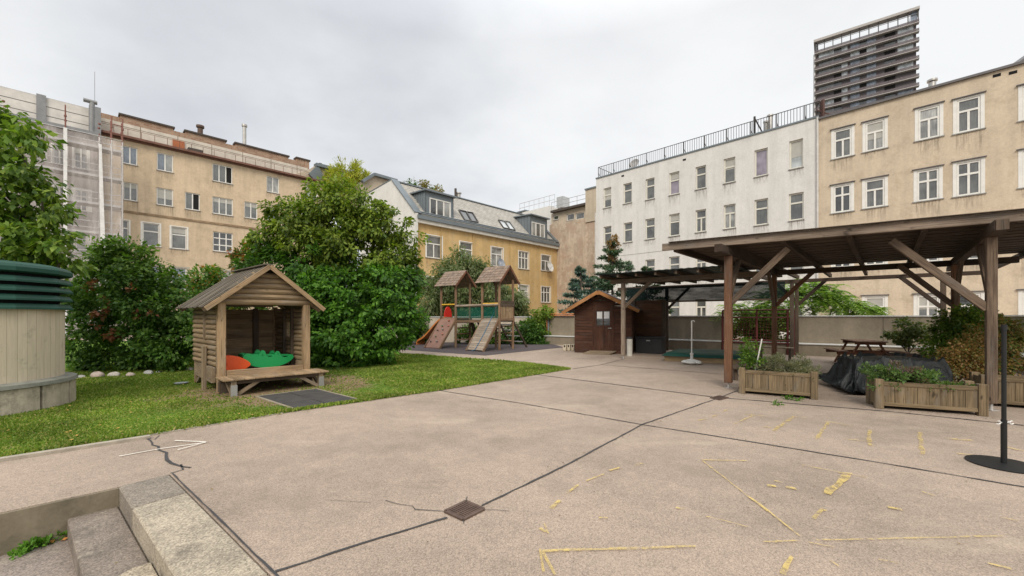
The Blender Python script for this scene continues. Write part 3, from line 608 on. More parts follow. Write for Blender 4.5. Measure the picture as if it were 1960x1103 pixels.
mb = MB(); a = FS.t(214); mb.cyl(FS.pt(a, zn+1.3, -.12), FS.pt(ts1, zn+1.3, -.12), .045, n=6); mb.build('guard_rail', m_red, sc_t); mb = MB(); mb.cyl(FS.pt(a, zn+.6, -.12), FS.pt(ts1, zn+.6, -.12), .045, n=6); mb.build('guard_rail', m_red, sc_t)
# ---- ochre house with slate mansard
FO = Fac(1035, 46.7, A); bo = thing('ochre_house', 'ochre plastered house with grey slate roof, dormers and roof windows', 'house', FO.pt(-8, 0))
w = zoomrects([(832, 926, 492, 630, 'Y', 0, .12), (1040, 1118, 532, 655, 'Y', 0, .12), (1234, 1305, 564, 682, 'Y', 3, .12), (1404, 1465, 590, 698, '6', 0, .1), (1545, 1600, 612, 710, 'Y', 0, .12)], FO, 3.243, 560, 300)
dz = w[4][0][3]-zoomrects([(1546, 1602, 808, 905)], FO, 3.243, 560, 300)[0][0][3]
w2 = dupfloor(w, dz); w2[3] = (w2[3][0], 'Y', 3, .12); w2[4] = (w2[4][0], '6', 1, .12); w += w2
to0, to1 = FO.t(797), FO.t(1066); ZO = (FO.tz(797, 428)[1]+FO.tz(1067, 477)[1])/2
m_och = plaster('ochre_plaster', (.58, .40, .185), .16, .14, (.55, .44, .28), .4)
wall(FO, bo, m_och, to0, to1, -.3, ZO, [x[0] for x in w], depth=9.3)
for o, s, p, *tr in w: window(FO, bo, o, s, p, trim=tr[0])
m_slate = bricky('slate_tiles', (.34, .32, .28), (.40, .375, .335), (.17, .16, .15), .62, .34, .02)
m_zinc = plain('zinc', (.175, .20, .215), .55, .3, var=.15, scale=.8)
ZR = ZO+.75; ZT = ZR+3.45; RD = 3.4
mb = MB(); FO.box(mb, to0-.1, to1+.1, ZO+.32, ZR-.12, -.6, .42); mb.build('gutter', m_zinc, bo)
mb = MB(); FO.box(mb, to0-.1, to1+.05, ZO, ZO+.316, -.2, .30); mb.build('eave', plain('eave_white', (.55, .52, .46), .7), bo)
roof = MB()
roof.poly([FO.pt(to0, ZR-.1, .25), FO.pt(to1, ZR-.1, .25), FO.pt(to1, ZT, -RD), FO.pt(to0, ZT, -RD)]); roof.poly([FO.pt(to0, ZT, -RD), FO.pt(to1, ZT, -RD), FO.pt(to1, ZT-.5, -9.3), FO.pt(to0, ZT-.5, -9.3)])
roof.build('roof', m_slate, bo)
mb = MB(); mb.prism([FO.pt(to0-.02, -.3, .02), FO.pt(to0-.02, ZR, .3), FO.pt(to0-.02, ZT+.1, -RD), FO.pt(to0-.02, ZT-.35, -9.3), FO.pt(to0-.02, -.3, -9.3)], FO.d*(-.25)); mb.build('gable_wall', plaster('white_render', (.66, .645, .61), .07, .07), bo)
mb = MB(); mb.bar(FO.pt(to0-.05, ZR+.05, .32), FO.pt(to0-.05, ZT+.16, -RD), .7, .08, FO.n+UP); mb.bar(FO.pt(to0-.05, ZT+.16, -RD), FO.pt(to0-.05, ZT-.3, -9.3), .5, .08); mb.bar(FO.pt(to0, ZT+.05, -RD), FO.pt(to1, ZT+.05, -RD), .25, .1); mb.bar(FO.pt(to1-.2, ZR+.05, .3), FO.pt(to1-.2, ZT+.06, -RD), .5, .08, FO.n+UP); mb.build('roof_flashing', m_zinc, bo)
mb = MB()
for i in range(2): mb.cyl(FO.pt(to0, ZR+.05+.16*i, .28-.12*i), FO.pt(to1, ZR+.05+.16*i, .28-.12*i), .06, n=6)
mb.build('snow_guard', m_zinc, bo)
def dormer(x0, x1, ytop, wrect, style, pane):
    t0, t1 = FO.t(x0), FO.t(x1); zt = FO.tz((x0+x1)/2, ytop)[1]; f = FO.shift(-.15); z0 = ZR+.15
    back = RD+1.2; o = zoomrects([wrect], f, 3.243, 560, 300)[0][0]
    d = wall(f, bo, m_zinc, t0, t1, z0, zt, [o], depth=0, name='dormer')
    window(f, d, o, style, pane, sill=False, rec=.05, fw=.11); 
    yb = (zt-ZR)/(ZT-ZR)*(RD+.25)
    mb = MB(); mb.prism([f.pt(t0, z0, 0), f.pt(t0, zt, 0), f.pt(t0, zt, -yb)], f.d*.1); mb.prism([f.pt(t1, z0, 0), f.pt(t1, zt, 0), f.pt(t1, zt, -yb)], -f.d*.1)
    for i in range(1, 6): k = i/6; mb.bar(f.pt(t0-.02, z0+(zt-z0)*k, -yb*k), f.pt(t0-.02, zt, -yb*k), .04, .05, f.n)
    mb.build('cheek', m_zinc, d); mb = MB(); mb.prism([f.pt(t0-.2, zt, .3), f.pt(t1+.2, zt, .3), f.pt(t1+.2, zt+.12, -yb-.6), f.pt(t0-.2, zt+.12, -yb-.6)], UP*.12); mb.build('dormer_roof', m_zinc, d)
    return d
def fix(d):  # nested windows under a dormer go straight under the house so the tree stays three deep
    for c in list(d.children):
        if c.name.startswith('window'): c.parent = bo
fix(dormer(816, 870, 372, (850, 982, 268, 378, '3'), '3', (1, 0, 3))); fix(dormer(1017, 1049, 416, (1484, 1566, 412, 500, '3'), '3', (3, 0, 3)))
for nm, qs, pn in (('roof_window', [(1030, 335), (1075, 345), (1108, 405), (1068, 398)], 1), ('roof_window', [(1078, 346), (1115, 352), (1150, 410), (1110, 405)], 1), ('roof_window', [(1275, 396), (1312, 405), (1345, 453), (1308, 445)], 4), ('roof_window', [(1316, 405), (1345, 410), (1380, 460), (1347, 454)], 4)):
    r0 = FO.pt(0, ZR-.1, .25); rn = (FO.d.cross(FO.pt(0, ZT, -RD)-r0)).normalized(); rn = rn if rn.z > 0 else -rn
    pts = []
    for x, y in qs:
        d_ = V((560+x/3.243-CX)/FX, 1, (HY-300-y/3.243)/FX); o_ = V(0, 0, H); k = (r0-o_).dot(rn)/d_.dot(rn); pts.append(o_+d_*k)
    mb = MB(); q = [p+rn*.06 for p in pts]
    for i in range(4): mb.bar(q[i], q[(i+1) % 4], .1, .12, rn)
    wn = mb.build(nm, plain('dark_frame', (.06, .055, .05), .5), bo); mb = MB(); mb.poly([p+rn*.05 for p in pts]); mb.build('pane', PANES[pn], wn)
mb = MB(); t = FO.t(921); mb.cyl(FO.pt(t, ZT-.2, -RD-.5), FO.pt(t, ZT+1.1, -RD-.5), .12); mb.build('flue', MATS['dark_coping'], bo, smooth=True)
mb = MB(); t = FO.t(927); mb.cyl(FO.pt(t, ZT-.2, -RD-.5), FO.pt(t, ZT+.6, -RD-.5), .2); mb.cyl(FO.pt(t, ZT+.65, -RD-.5), FO.pt(t, ZT+.75, -RD-.5), .3); mb.build('flue', MATS['steel_flue'], bo, smooth=True)
mb = MB()
for x in (843, 905, 975): t = FO.t(x); mb.cyl(FO.pt(t, .2, .06), FO.pt(t, ZO, .06), .05, n=6)
mb.build('lightning_rod', plain('ochre_pipe', (.45, .31, .13), .7), bo)
for (x, y, r, lab, col) in ((1044.5, 511, .62, 'white satellite dish at the far right upper window of the ochre house', (.6, .6, .58)), (951, 506, .55, 'grey satellite dish below the middle upper window of the ochre house', (.28, .31, .36))):
    t, z = FO.tz(x, y); d = thing('satellite_dish', lab, 'satellite dish', FO.pt(t, z, 0), 'satellite dishes on the ochre house')
    ax = (FO.n+UP*.35+V(.2, 0, 0)).normalized(); mb = MB(); c0 = FO.pt(t, z, .55); mb.cyl(c0, c0+ax*.12, r*.55, r, 24, False); mb.cyl(c0-ax*.01, c0, r*.56, r*.56, 24); mb.build('dish', plain('dish%d' % x, col, .5), d, smooth=True)
    mb = MB(); mb.bar(FO.pt(t, z-.4, -.02), c0-UP*.3, .05, .05); mb.bar(c0-UP*.4, c0+UP*.1, .06, .06); mb.bar(c0-UP*.3, c0+ax*.6, .03, .03); mb.build('bracket', m_gal, d)
# ---- peeling fire wall house behind
PF = FO.pt(to1, 0); FF = Fac(CX+PF.x/PF.y*FX, PF.y, B); bf = thing('peeling_building', 'building with peeling pinkish fire wall and roof terrace between ochre and white houses', 'building', FF.pt(3, 0))
m_peel = plaster('peeling_plaster', (.56, .45, .34), .3, .25, (.32, .25, .18), .7, .8)
ZF1 = FF.tz(1100, 398)[1]; ZF2 = FF.tz(1130, 363)[1]; tr = FF.t(1122)
ww = zoomrects([(1690, 1738, 352, 392, '1', 0), (1745, 1800, 345, 385, '1', 0), (1608, 1640, 362, 390, '1', 1)], FF, 3.243, 560, 300)
tl = FF.t(1052)
wall(FF, bf, m_peel, tl, tr, -.3, FF.tz(1100, 421)[1], [], depth=9)
FF2 = FF.shift(-.3); wall(FF2, bf, plaster('beige_render', (.50, .42, .32), .12, .1), tl, tr, FF.tz(1100, 422)[1], ZF1, [x[0] for x in ww], depth=8.5)
for o, s, p in ww: window(FF2, bf, o, s, p)
mb = MB(); FF.box(mb, tr, tr+6, FF.tz(1130, 425)[1], ZF2, -9, .15); mb.build('upper_wall', MATS['beige_render'], bf); mb = MB(); FF.box(mb, tr-.05, tr+6, ZF2, ZF2+.15, -9.2, .25); mb.build('coping', m_zinc, bf)
wall(FF.shift(.05), bf, m_peel, tr+.001, tr+6, -.3, FF.tz(1130, 426)[1], [], depth=8)
mb = MB(); FF2.box(mb, tl+.3, tr, ZF1, ZF1+.25, -3, .5); mb.build('terrace_roof', MATS['dark_coping'], bf)
def railing(parent, a, b_, h, n, mat, r=.03, mid=1):
    mb = MB(); a, b_ = Vector(a), Vector(b_)
    for i in range(n+1): p = a.lerp(b_, i/n); mb.cyl(p, p+UP*h, r, n=6)
    for k in range(mid+1): z = h*(1-k/(mid+1)); mb.cyl(a+UP*z, b_+UP*z, r, n=6)
    return mb.build('railing', mat, parent)
m_pal = plain('pale_steel', (.5, .5, .49), .4, .5)
railing(bf, FF2.pt(tl+.3, ZF1+.25, .3), FF2.pt(tr, ZF1+.25, .3), 1.0, 4, m_pal)
# white upper house behind the ochre roof
FW = Fac(1010, 56, B); bw = thing('white_terrace_house', 'white flat-roofed house with roof terrace railing behind the slate roof', 'building', FW.pt(0, 0))
za = FW.tz(1040, 397)[1]; wall(FW, bw, MATS['white_render'], FW.t(1000), FW.t(1052), -.3, za, [], depth=6)
mb = MB(); FW.box(mb, FW.t(972), FW.t(1003), 0, za+.2, -8, -.4); mb.build('side_block', MATS['white_render'], bw); mb = MB(); FW.box(mb, FW.t(970), FW.t(1004), za+.2, za+.35, -8.2, -.2); mb.build('coping', m_zinc, bw)
railing(bw, FW.pt(FW.t(985), za+.35, -1), FW.pt(FW.t(1052), za+.35, -1), 1.3, 7, m_pal); mb = MB(); FW.box(mb, FW.t(1050), FW.t(1062), za, za+1.4, -3, -1.6); mb.build('roof_vent_box', m_pal, bw)
# ---- roofs behind the big tree
FG = Fac(700, 52, A); bg_ = thing('grey_roof_house', 'grey roofed house with dark glazed balcony behind the big tree', 'building', FG.pt(0, 0))
g = lambda x, y, F=FG: F.pt(F.tz(560+x/3.243, 300+y/3.243)[0], F.tz(560+x/3.243, 300+y/3.243)[1])
mb = MB(); mb.prism([g(-60, 300), g(-60, 130), g(100, 85), g(150, 50), g(390, 115), g(420, 150), g(500, 300)], -FG.n*8); mb.build('wall', MATS['beige_render'], bg_)
mb = MB(); mb.prism([g(95, 110)+FG.n*.3, g(150, 55)+FG.n*.3, g(200, 150)+FG.n*.3, g(180, 200)+FG.n*.3], -FG.n*1.0); mb.bar(g(140, 52), g(395, 112), .8, .35); mb.build('roof', m_zinc, bg_)
mb = MB(); mb.prism([g(385, 180)+FG.n*1.5, g(520, 205)+FG.n*1.5, g(520, 212)+FG.n*1.5, g(385, 190)+FG.n*1.5], -FG.n*1.5); mb.prism([g(385, 235)+FG.n*1.5, g(440, 250)+FG.n*1.5, g(440, 262)+FG.n*1.5, g(385, 245)+FG.n*1.5], -FG.n*1.5); mb.build('balcony', MATS['dark_coping'], bg_)
mb = MB(); mb.prism([g(390, 190)+FG.n*1.45, g(515, 210)+FG.n*1.45, g(445, 250)+FG.n*1.45, g(390, 238)+FG.n*1.45], -FG.n*.1); mb.build('balcony_glass', PANES[0], bg_)
mb = MB(); mb.cyl(g(172, 62), g(172, 42), .18); mb.cyl(g(395, 160), g(395, 85), .1); mb.cyl(g(405, 160), g(405, 100), .1); mb.cyl(g(430, 140), g(430, 125), .6); mb.build('flue', MATS['dark_coping'], bg_, smooth=True)
FH = Fac(757, 50, A); bh = thing('gabled_roof_house', 'beige gabled attic with roof garden peeping over the white gable', 'building', FH.pt(0, 0))
gh = lambda x, y: g(x, y, FH)
mb = MB(); mb.prism([gh(430, 300), gh(430, 160), gh(498, 115), gh(640, 155), gh(930, 215), gh(930, 300)], -FH.n*7); mb.build('wall', MATS['beige_render'], bh)
mb = MB(); mb.bar(gh(425, 158)+FH.n*.2, gh(498, 113)+FH.n*.2, .5, .3); mb.bar(gh(498, 113)+FH.n*.2, gh(640, 153)+FH.n*.2, .5, .3); mb.build('roof_edge', m_zinc, bh)
mb = MB(); pts = [gh(680, 165), gh(700, 148), gh(770, 143), gh(840, 158), gh(922, 182), gh(925, 215)]
mb.tube([p-FH.n*.5 for p in pts], .035); 
for x, y in ((700, 165), (770, 180), (840, 195), (880, 203)): mb.cyl(gh(x, y+10)-FH.n*.5, gh(x, y-22)-FH.n*.5, .03, n=6)
mb.cyl(gh(768, 150)-FH.n*.5, gh(768, 118)-FH.n*.5, .04, n=6)
mb.build('railing', m_pal, bh)
# ---- white building on the right
FC = Fac(1509, 26.7, B); bc = thing('white_building', 'white rendered four-storey building with roof railing, right of centre', 'building', FC.pt(-6, 0))
w = zoomrects([(88, 125, 450, 545, 'T', 0), (183, 224, 428, 524, 'T', 0), (290, 333, 405, 505, 'T', 0), (403, 452, 375, 482, 'T', 6), (529, 580, 346, 455, 'T', 0), (664, 720, 307, 425, 'T', 0), (812, 876, 264, 393, '1', 6), (979, 1045, 220, 356, '1', 4),
    (88, 126, 635, 726, 'T', 0), (184, 226, 617, 711, 'T', 0), (288, 334, 598, 696, 'T', 0), (402, 453, 575, 681, 'T', 0), (529, 580, 555, 662, 'Y', 0), (664, 721, 530, 645, 'Y', 3), (812, 878, 504, 628, 'T', 0), (977, 1048, 475, 605, 'T', 0)], FC, 2.506, 1120, 180)
dz = w[0][0][3]-w[8][0][3]; dz = sum(w[i][0][3]-w[i+8][0][3] for i in range(8))/8
for i in range(8):  # square the two rows up
    pass
w += dupfloor(w[8:16], dz)+dupfloor(w[8:16], 2*dz)
tc0, tc1 = FC.t(1141), FC.t(1567); ZC = (FC.tz(1141, 340)[1]+FC.tz(1567, 229)[1])/2
m_wh = plaster('white_facade', (.66, .64, .605), .06, .10, (.45, .43, .4), .15)
wall(FC, bc, m_wh, tc0, tc1, -.3, ZC, [x[0] for x in w], rec=.17)
for o, s, p in w: window(FC, bc, o, s, p, fm=M_FRDARK, rec=.15, fw=.085)
mb = MB(); FC.box(mb, tc0-.03, tc1, ZC, ZC+.1, -.6, .06); mb.build('coping', m_zinc, bc)
zl = FC.tz(1140, 495)[1]; mb = MB(); FC.box(mb, tc0, tc1, zl-.03, zl, -.01, .012); mb.build('render_joint', plain('joint_grey', (.3, .29, .27), .8), bc)
mb = MB(); FC.box(mb, tc0-.08, tc0-.002, 0, ZC-3, .0, .08); mb.cyl(FC.pt(tc1-.05, 0, .07), FC.pt(tc1-.05, ZC, .07), .06, n=8); mb.build('downpipe', plain('white_pipe', (.55, .53, .5), .5), bc)
m_rail = plain('dark_iron', (.05, .045, .04), .6, .4)
mb = MB(); nb = 95
for i in range(nb+1):
    t = tc0+(tc1-tc0)*i/nb; mb.cyl(FC.pt(t, ZC+.22, -.35), FC.pt(t, ZC+1.12, -.35), .016, n=5)
for z in (.22, 1.12): mb.cyl(FC.pt(tc0, ZC+z, -.35), FC.pt(tc1, ZC+z, -.35), .025, n=6)
for i in range(11):
    t = tc0+(tc1-tc0)*i/10.5; mb.cyl(FC.pt(t, ZC+.1, -.35), FC.pt(t, ZC+1.12, -.35), .03, n=6); mb.bar(FC.pt(t, ZC+.1, -1.0), FC.pt(t, ZC+.6, -.35), .03, .03)
mb.cyl(FC.pt(tc0, ZC+1.12, -.35), FC.pt(tc0, ZC+1.12, -4), .025, n=6)
for i in range(12): mb.cyl(FC.pt(tc0, ZC+.2, -.35-i*.33), FC.pt(tc0, ZC+1.12, -.35-i*.33), .015, n=5)
mb.build('roof_railing', m_rail, bc)
for x, zt_, r in ((1458, .95, .12), (1466, 1.3, .13)):
    t = FC.t(x); mb = MB(); mb.cyl(FC.pt(t, ZC, -1), FC.pt(t, ZC+zt_, -1), r); mb.cyl(FC.pt(t, ZC+zt_+.05, -1), FC.pt(t, ZC+zt_+.15, -1), r*1.5); mb.build('flue', MATS['steel_flue'], bc, smooth=True)
t = FC.t(1439); mb = MB(); mb.bar(FC.pt(t, ZC, -.6), FC.pt(t, ZC+1.5, -.6), .1, .1); mb.bar(FC.pt(t, ZC+1.4, -.6), FC.pt(t+.5, ZC+.2, -.6), .08, .08); mb.build('railing_gate', m_rail, bc)
t = FC.t(1203); d = thing('satellite_dish', 'round satellite dish behind the left end of the white roof railing', 'satellite dish', FC.pt(t, ZC, -1), 'satellite dishes on the roof')
mb = MB(); c0 = FC.pt(t, ZC+.75, -1); ax = (FC.n+UP*.4).normalized(); mb.cyl(c0, c0+ax*.1, .25, .45, 20, False); mb.cyl(c0-ax*.01, c0, .26, .26, 20); mb.build('dish', plain('dish_grey', (.35, .34, .33), .5), d, smooth=True); mb = MB(); mb.cyl(FC.pt(t, ZC, -1), c0-ax*.03, .03); mb.build('mast', m_gal, d)
for x, y in ((1192, 337), (1310, 306)):
    t, z = FC.tz(x, y); mb = MB(); FC.box(mb, t-.12, t+.12, z-.07, z+.07, .0, .012); mb.build('wall_vent', MATS['dark_pit'], bc)
# ---- tan building on the right
FD = FC; bd = thing('beige_building', 'sand-coloured plastered building with white box windows at the right edge', 'building', FD.pt(3, 0))
w = zoomrects([(142, 225, 621, 755, 'Y', 0, .14), (293, 383, 584, 720, 'Y', 3, .14), (546, 648, 517, 665, 'Y', 3, .14), (731, 844, 472, 630, 'Y', 0, .14), (1047, 1200, 400, 562, 'Y', 3, .14),
    (140, 223, 890, 1018, '4', 1, .14), (291, 384, 862, 995, 'Y', 0, .14), (540, 645, 816, 961, '4', 0, .14), (730, 846, 777, 936, '4', 0, .14), (1047, 1200, 715, 890, '4', 0, .14)], FD, 2.507, 1540, 0)
dz = sum(w[i][0][3]-w[i+5][0][3] for i in range(4))/4
w += dupfloor(w[5:], dz)+dupfloor(w[5:], 2*dz+.12)
w[16] = (w[16][0], 'T', 5, .14); w[18] = (w[18][0], 'Y', 1, .14)
td0, td1 = tc1+.002, tc1+19; ZD = (FD.tz(1568, 229)[1]+FD.tz(1960, 123)[1])/2
ops = [x[0] for x in w]
wall(FD, bd, plaster('sand_plaster', (.60, .495, .37), .15, .12, (.36, .27, .18), .3), td0, td1, -.3, ZD, ops)
for o, s, p, tr_ in w: window(FD, bd, o, s, p, trim=tr_, rec=.06, tm=M_FRAME)
mb = MB(); FD.box(mb, td0, td1, ZD, ZD+.12, -.8, .12); mb.build('roof_edge', plain('roof_sheet', (.14, .13, .13), .6, .3), bd)
for o, *r in w: mb = MB(); FD.box(mb, o[0]-.2, o[1]+.2, o[3]+.1, o[3]+.14, .017, .10); mb.build('window_flashing', MATS['roof_sheet'], bd)
for x, y in ((1908, 144.5), (1939, 139)):
    t, z = FD.tz(x, y); mb = MB(); FD.box(mb, t-.13, t+.13, z-.07, z+.07, .0, .012); mb.build('wall_vent', MATS['dark_pit'], bd)
t = FD.t(1784); mb = MB(); mb.cyl(FD.pt(t, ZD+.1, -.8), FD.pt(t, ZD+.65, -.8), .16); mb.cyl(FD.pt(t, ZD+.7, -.8), FD.pt(t, ZD+.8, -.8), .22); mb.build('flue', MATS['steel_flue'], bd, smooth=True)
mb = MB(); p0 = P(1938, 128, 30); p1 = P(1985, 60, 30); mb.prism([p0, p1+V(3, 0, 1), p1+V(6, 0, 0), P(2080, 128, 30)], V(2, 6, 0)); mb.build('rear_roof', MATS['roof_sheet'], bd)
mb = MB(); t = tc1; mb.bar(FD.pt(t+.1, ZD+.1, -.4), FD.pt(t+.1, ZD+1.3, -.4), .12, .3); mb.bar(FD.pt(t-.15, ZD+.8, -.4), FD.pt(t+.6, ZD+.2, -.4), .15, .06); mb.build('party_grille', plain('brown_iron', (.1, .05, .04), .7, .3), bd)
# ---- high-rise
FE = Fac(1758, 143, V(.7946, -.6071, 0)); be = thing('high_rise_tower', 'dark high-rise apartment tower with stacked balconies above the sand-coloured roof', 'tower', FE.pt(-15, 0))
ZE = FE.tz(1758, 13)[1]; te = FE.t(1560); fl = 3.1
m_core = plain('tower_cladding', (.10, .085, .085), .5, .2, var=.3, scale=.2)
mb = MB(); FE.box(mb, te+.6, -.4, 0, ZE-5.2, -24, -1.3); mb.build('tower_body', m_core, be)
m_slab = plain('tower_slab', (.40, .37, .34), .7); m_bal = seethru('tower_balustrade', (.17, .145, .15), .7, var=.15, rough=.3)
mb = MB(); FE.box(mb, te-.4, .3, ZE-.9, ZE, -2.2, .5); FE.box(mb, te-.4, te+.9, ZE-1.2, ZE, -22, -2.2); FE.box(mb, -.6, .3, ZE-1.2, ZE, -22, -2.2); mb.build('roof', m_slab, be)
mb = MB()
for i in range(12): t = te+.3+(-te-.3)*i/11; FE.box(mb, t-.13, t+.13, ZE-4.6, ZE-.9, -.5, -.2)
FE.box(mb, te, 0, ZE-2.2, ZE-2.05, -.4, -.3); mb.build('roof_screen', MATS['dark_frame'], be)
mb = MB(); FE.box(mb, te+.1, te+.6, ZE-5, ZE-.9, -3, -.6); FE.box(mb, -1.8, -.2, ZE-5, ZE-.9, -6, -.6); mb.build('corner_glass', PANES[2], be)
rt = random.Random(8)
for k in range(14):
    z = ZE-5.1-k*fl; mb = MB(); FE.box(mb, te-.2, .25, z-.22, z, -1.6, .1); FE.box(mb, te-.2, te+.6, z-.2, z, -23, -1.61); bal = mb.build('balcony', m_slab, be)
    mb = MB(); FE.box(mb, te-.15, .2, z+.02, z+.95, -.02, .03); FE.box(mb, te-.15, te-.1, z+.02, z+1.1, -20, -.03); mb.build('balustrade', m_bal, bal)
    for (a, b_, kk, pc) in ((.04, .20, 0, .7), (.28, .34, 4, .5), (.37, .46, 2, .85), (.53, .62, 2, .9), (.70, .80, 5, .9), (.82, .96, 4, .5), (.2, .28, 5, .9), (.46, .53, 5, .6)):
        if rt.random() > pc+.08: continue
        mb = MB(); FE.box(mb, te+(-te)*a, te+(-te)*b_, z-fl+.05, z-.3, -1.32, -1.22); mb.build('window', PANES[rt.choice((kk, kk, 2, 4) if kk != 5 else (5, 1, 1))], be)
mb = MB(); mb.cyl(FE.pt(te-.2, 60, -1), FE.pt(te-.2, ZE-5, -1), .35); mb.build('corner_pipe', m_gal, be)
# ------------------------------------------------------------------ play house
w_grey = wood('weathered_wood', (.16, .115, .07), (.37, .28, .185)); w_tan = wood('tan_wood', (.20, .13, .07), (.43, .30, .175)); w_dark = wood('dark_wood', (.05, .035, .024), (.14, .10, .07))
w_roof = wood('mossy_board', (.04, .034, .024), (.21, .175, .13)); w_red = wood('red_brown_wood', (.085, .035, .018), (.23, .095, .05)); w_perg = wood('pergola_wood', (.055, .037, .026), (.225, .16, .11))
w_pl = wood('planter_wood', (.085, .060, .032), (.28, .205, .12)); w_shed = wood('shed_wood', (.045, .018, .011), (.115, .05, .030)); w_orange = wood('orange_board', (.30, .13, .045), (.46, .22, .085))
steel = plain('zinc_bracket', (.42, .42, .41), .4, .7)
def hp(a, b, z): return HC+E1*a+E2*b+UP*z            # a along the front, b towards the back
ph = thing('play_house', 'small weathered timber play house with gable roof standing on the lawn', 'play house', HC)
W1, D1_ = 1.50, 1.75; FLz = .37
def hbox(mb, a0, a1, b0, b1, z0, z1): mb.box(hp((a0+a1)/2, (b0+b1)/2, (z0+z1)/2), (abs(a1-a0), abs(b1-b0), abs(z1-z0)), E1, V(-E1.y, E1.x, 0), UP)
for a, b, z0, z1, wd in ((0, 0, 0, 1.70, .13), (W1, 0, 0, 1.70, .13), (.0, D1_, .05, 1.66, .10), (W1, D1_, .05, 1.66, .10)):
    mb = MB(); hbox(mb, a-wd/2, a+wd/2, b-wd/2, b+wd/2, z0, z1); mb.build('post', w_tan, ph, bevel=.008)
for a in (.42, 1.08):
    mb = MB(); hbox(mb, a-.055, a+.055, D1_-.09, D1_-.01, FLz, 1.62); mb.build('post', w_dark, ph, bevel=.005)
for b in (.62, 1.05):
    mb = MB(); hbox(mb, W1-.075, W1-.005, b-.04, b+.04, FLz, 1.62); mb.build('post', w_dark, ph, bevel=.005)
mb = MB(); hbox(mb, -.02, W1+.02, .0, D1_, FLz-.06, FLz)
mb.build('floor', w_tan, ph); 
mb = MB(); hbox(mb, .07, W1-.07, -.06, .0, FLz-.12, FLz+.06); mb.build('front_beam', w_tan, ph, bevel=.01)
mb = MB(); hbox(mb, -.09, -.02, .07, D1_-.03, FLz-.17, FLz+.12); mb.build('side_beam', w_grey, ph, bevel=.008)
mb = MB(); hbox(mb, W1+.02, W1+.09, .07, D1_-.03, FLz-.17, FLz+.12); mb.build('side_beam', w_grey, ph, bevel=.008)
def logs(mb, p0, p1, z0, z1, r, gap=1.9):
    z = z0+r
    while z < z1: mb.cyl(p0+UP*z, p1+UP*z, r, n=10); z += r*gap
mb = MB(); logs(mb, hp(-.035, .05, 0), hp(-.035, D1_, 0), FLz+.12, 1.64, .052); lw = mb.build('side_wall', wood('log_wood', (.15, .10, .055), (.40, .29, .175)), ph, smooth=True)
mb = MB(); hbox(mb, -.11, -.06, .72, .80, 1.0, 1.64); mb.build('batten', w_grey, lw); mb = MB(); hbox(mb, -.16, -.09, .58, .68, .02, .86); mb.build('stake', w_grey, ph, bevel=.006)
mb = MB()
logs(mb, hp(W1+.03, .06, 0), hp(W1+.03, D1_, 0), FLz+.12, .95, .052); logs(mb, hp(W1+.03, .06, 0), hp(W1+.03, .66, 0), .95, 1.3, .052); logs(mb, hp(W1+.03, 1.02, 0), hp(W1+.03, D1_, 0), .95, 1.3, .052); logs(mb, hp(W1+.03, .06, 0), hp(W1+.03, D1_, 0), 1.32, 1.64, .052)
mb.build('side_wall', MATS['log_wood'], ph, smooth=True)
mb = MB(); z = FLz+.02
while z < 1.5: hbox(mb, .03, W1-.03, D1_-.01, D1_+.03, z, z+.109); z += .1095
mb.build('back_wall', w_tan, ph, bevel=.004)
ZEv, ZRi = 1.62, 2.42; mid = W1/2; OH = .31; FO_ = -.17
mb = MB(); z = 1.66; r = .058
while z < ZRi-.12:
    half = (W1/2+.18)*(1-(z+.02-1.62)/(ZRi-1.62))+.02; mb.cyl(hp(mid-half, -.02, z+r), hp(mid+half, -.02, z+r), r, n=10); z += r*1.85
mb.build('gable_logs', MATS['log_wood'], ph, smooth=True)
mb = MB(); z = 1.66
while z < ZRi-.1:
    half = (W1/2+.05)*(1-(z+.05-1.62)/(ZRi-1.62)); hbox(mb, mid-half, mid+half, D1_-.01, D1_+.03, z, z+.1); z += .106
mb.build('back_gable', w_grey, ph)
for sgn in (-1, 1):
    mb = MB(); rk = random.Random(3+sgn); k = 17; b0, b1 = FO_-.02, D1_+.25
    for i in range(k):
        bb = b0+(b1-b0)*(i+.5)/k; lo = rk.uniform(-.02, .03)
        p0 = hp(mid, bb, ZRi+.02+.012*(i % 2)); p1 = hp(mid+sgn*(W1/2+OH+lo), bb, ZEv-.02+.012*(i % 2)-.0); mb.bar(p0, p1, (b1-b0)/k*1.08, .022)
    mb.build('roof', w_roof, ph, bevel=.003)
    mb = MB(); mb.bar(hp(mid, FO_-.05, ZRi+.0), hp(mid+sgn*(W1/2+OH-.02), FO_-.05, ZEv-.045), .03, .085); mb.build('barge_board', w_tan, ph, bevel=.004)
    mb = MB(); mb.bar(hp(mid+sgn*.1, .0, ZRi-.14), hp(mid+sgn*(W1/2+.28), .0, ZEv-.06), .06, .07); mb.build('rafter', w_grey, ph)
    mb = MB(); mb.bar(hp(mid+sgn*.1, D1_, ZRi-.14), hp(mid+sgn*(W1/2+.28), D1_, ZEv-.06), .06, .07); mb.build('rafter', w_grey, ph)
mb = MB(); mb.bar(hp(mid, FO_, ZRi+.04), hp(mid, D1_+.27, ZRi+.05), .16, .03); mb.build('ridge_board', w_roof, ph, bevel=.01)
for a, s in ((0, -1), (W1, -1)):
    mb = MB(); mb.bar(hp(a, D1_-.45, FLz-.1), hp(a, D1_-.02, .04), .07, .07); mb.build('brace', w_grey, ph)
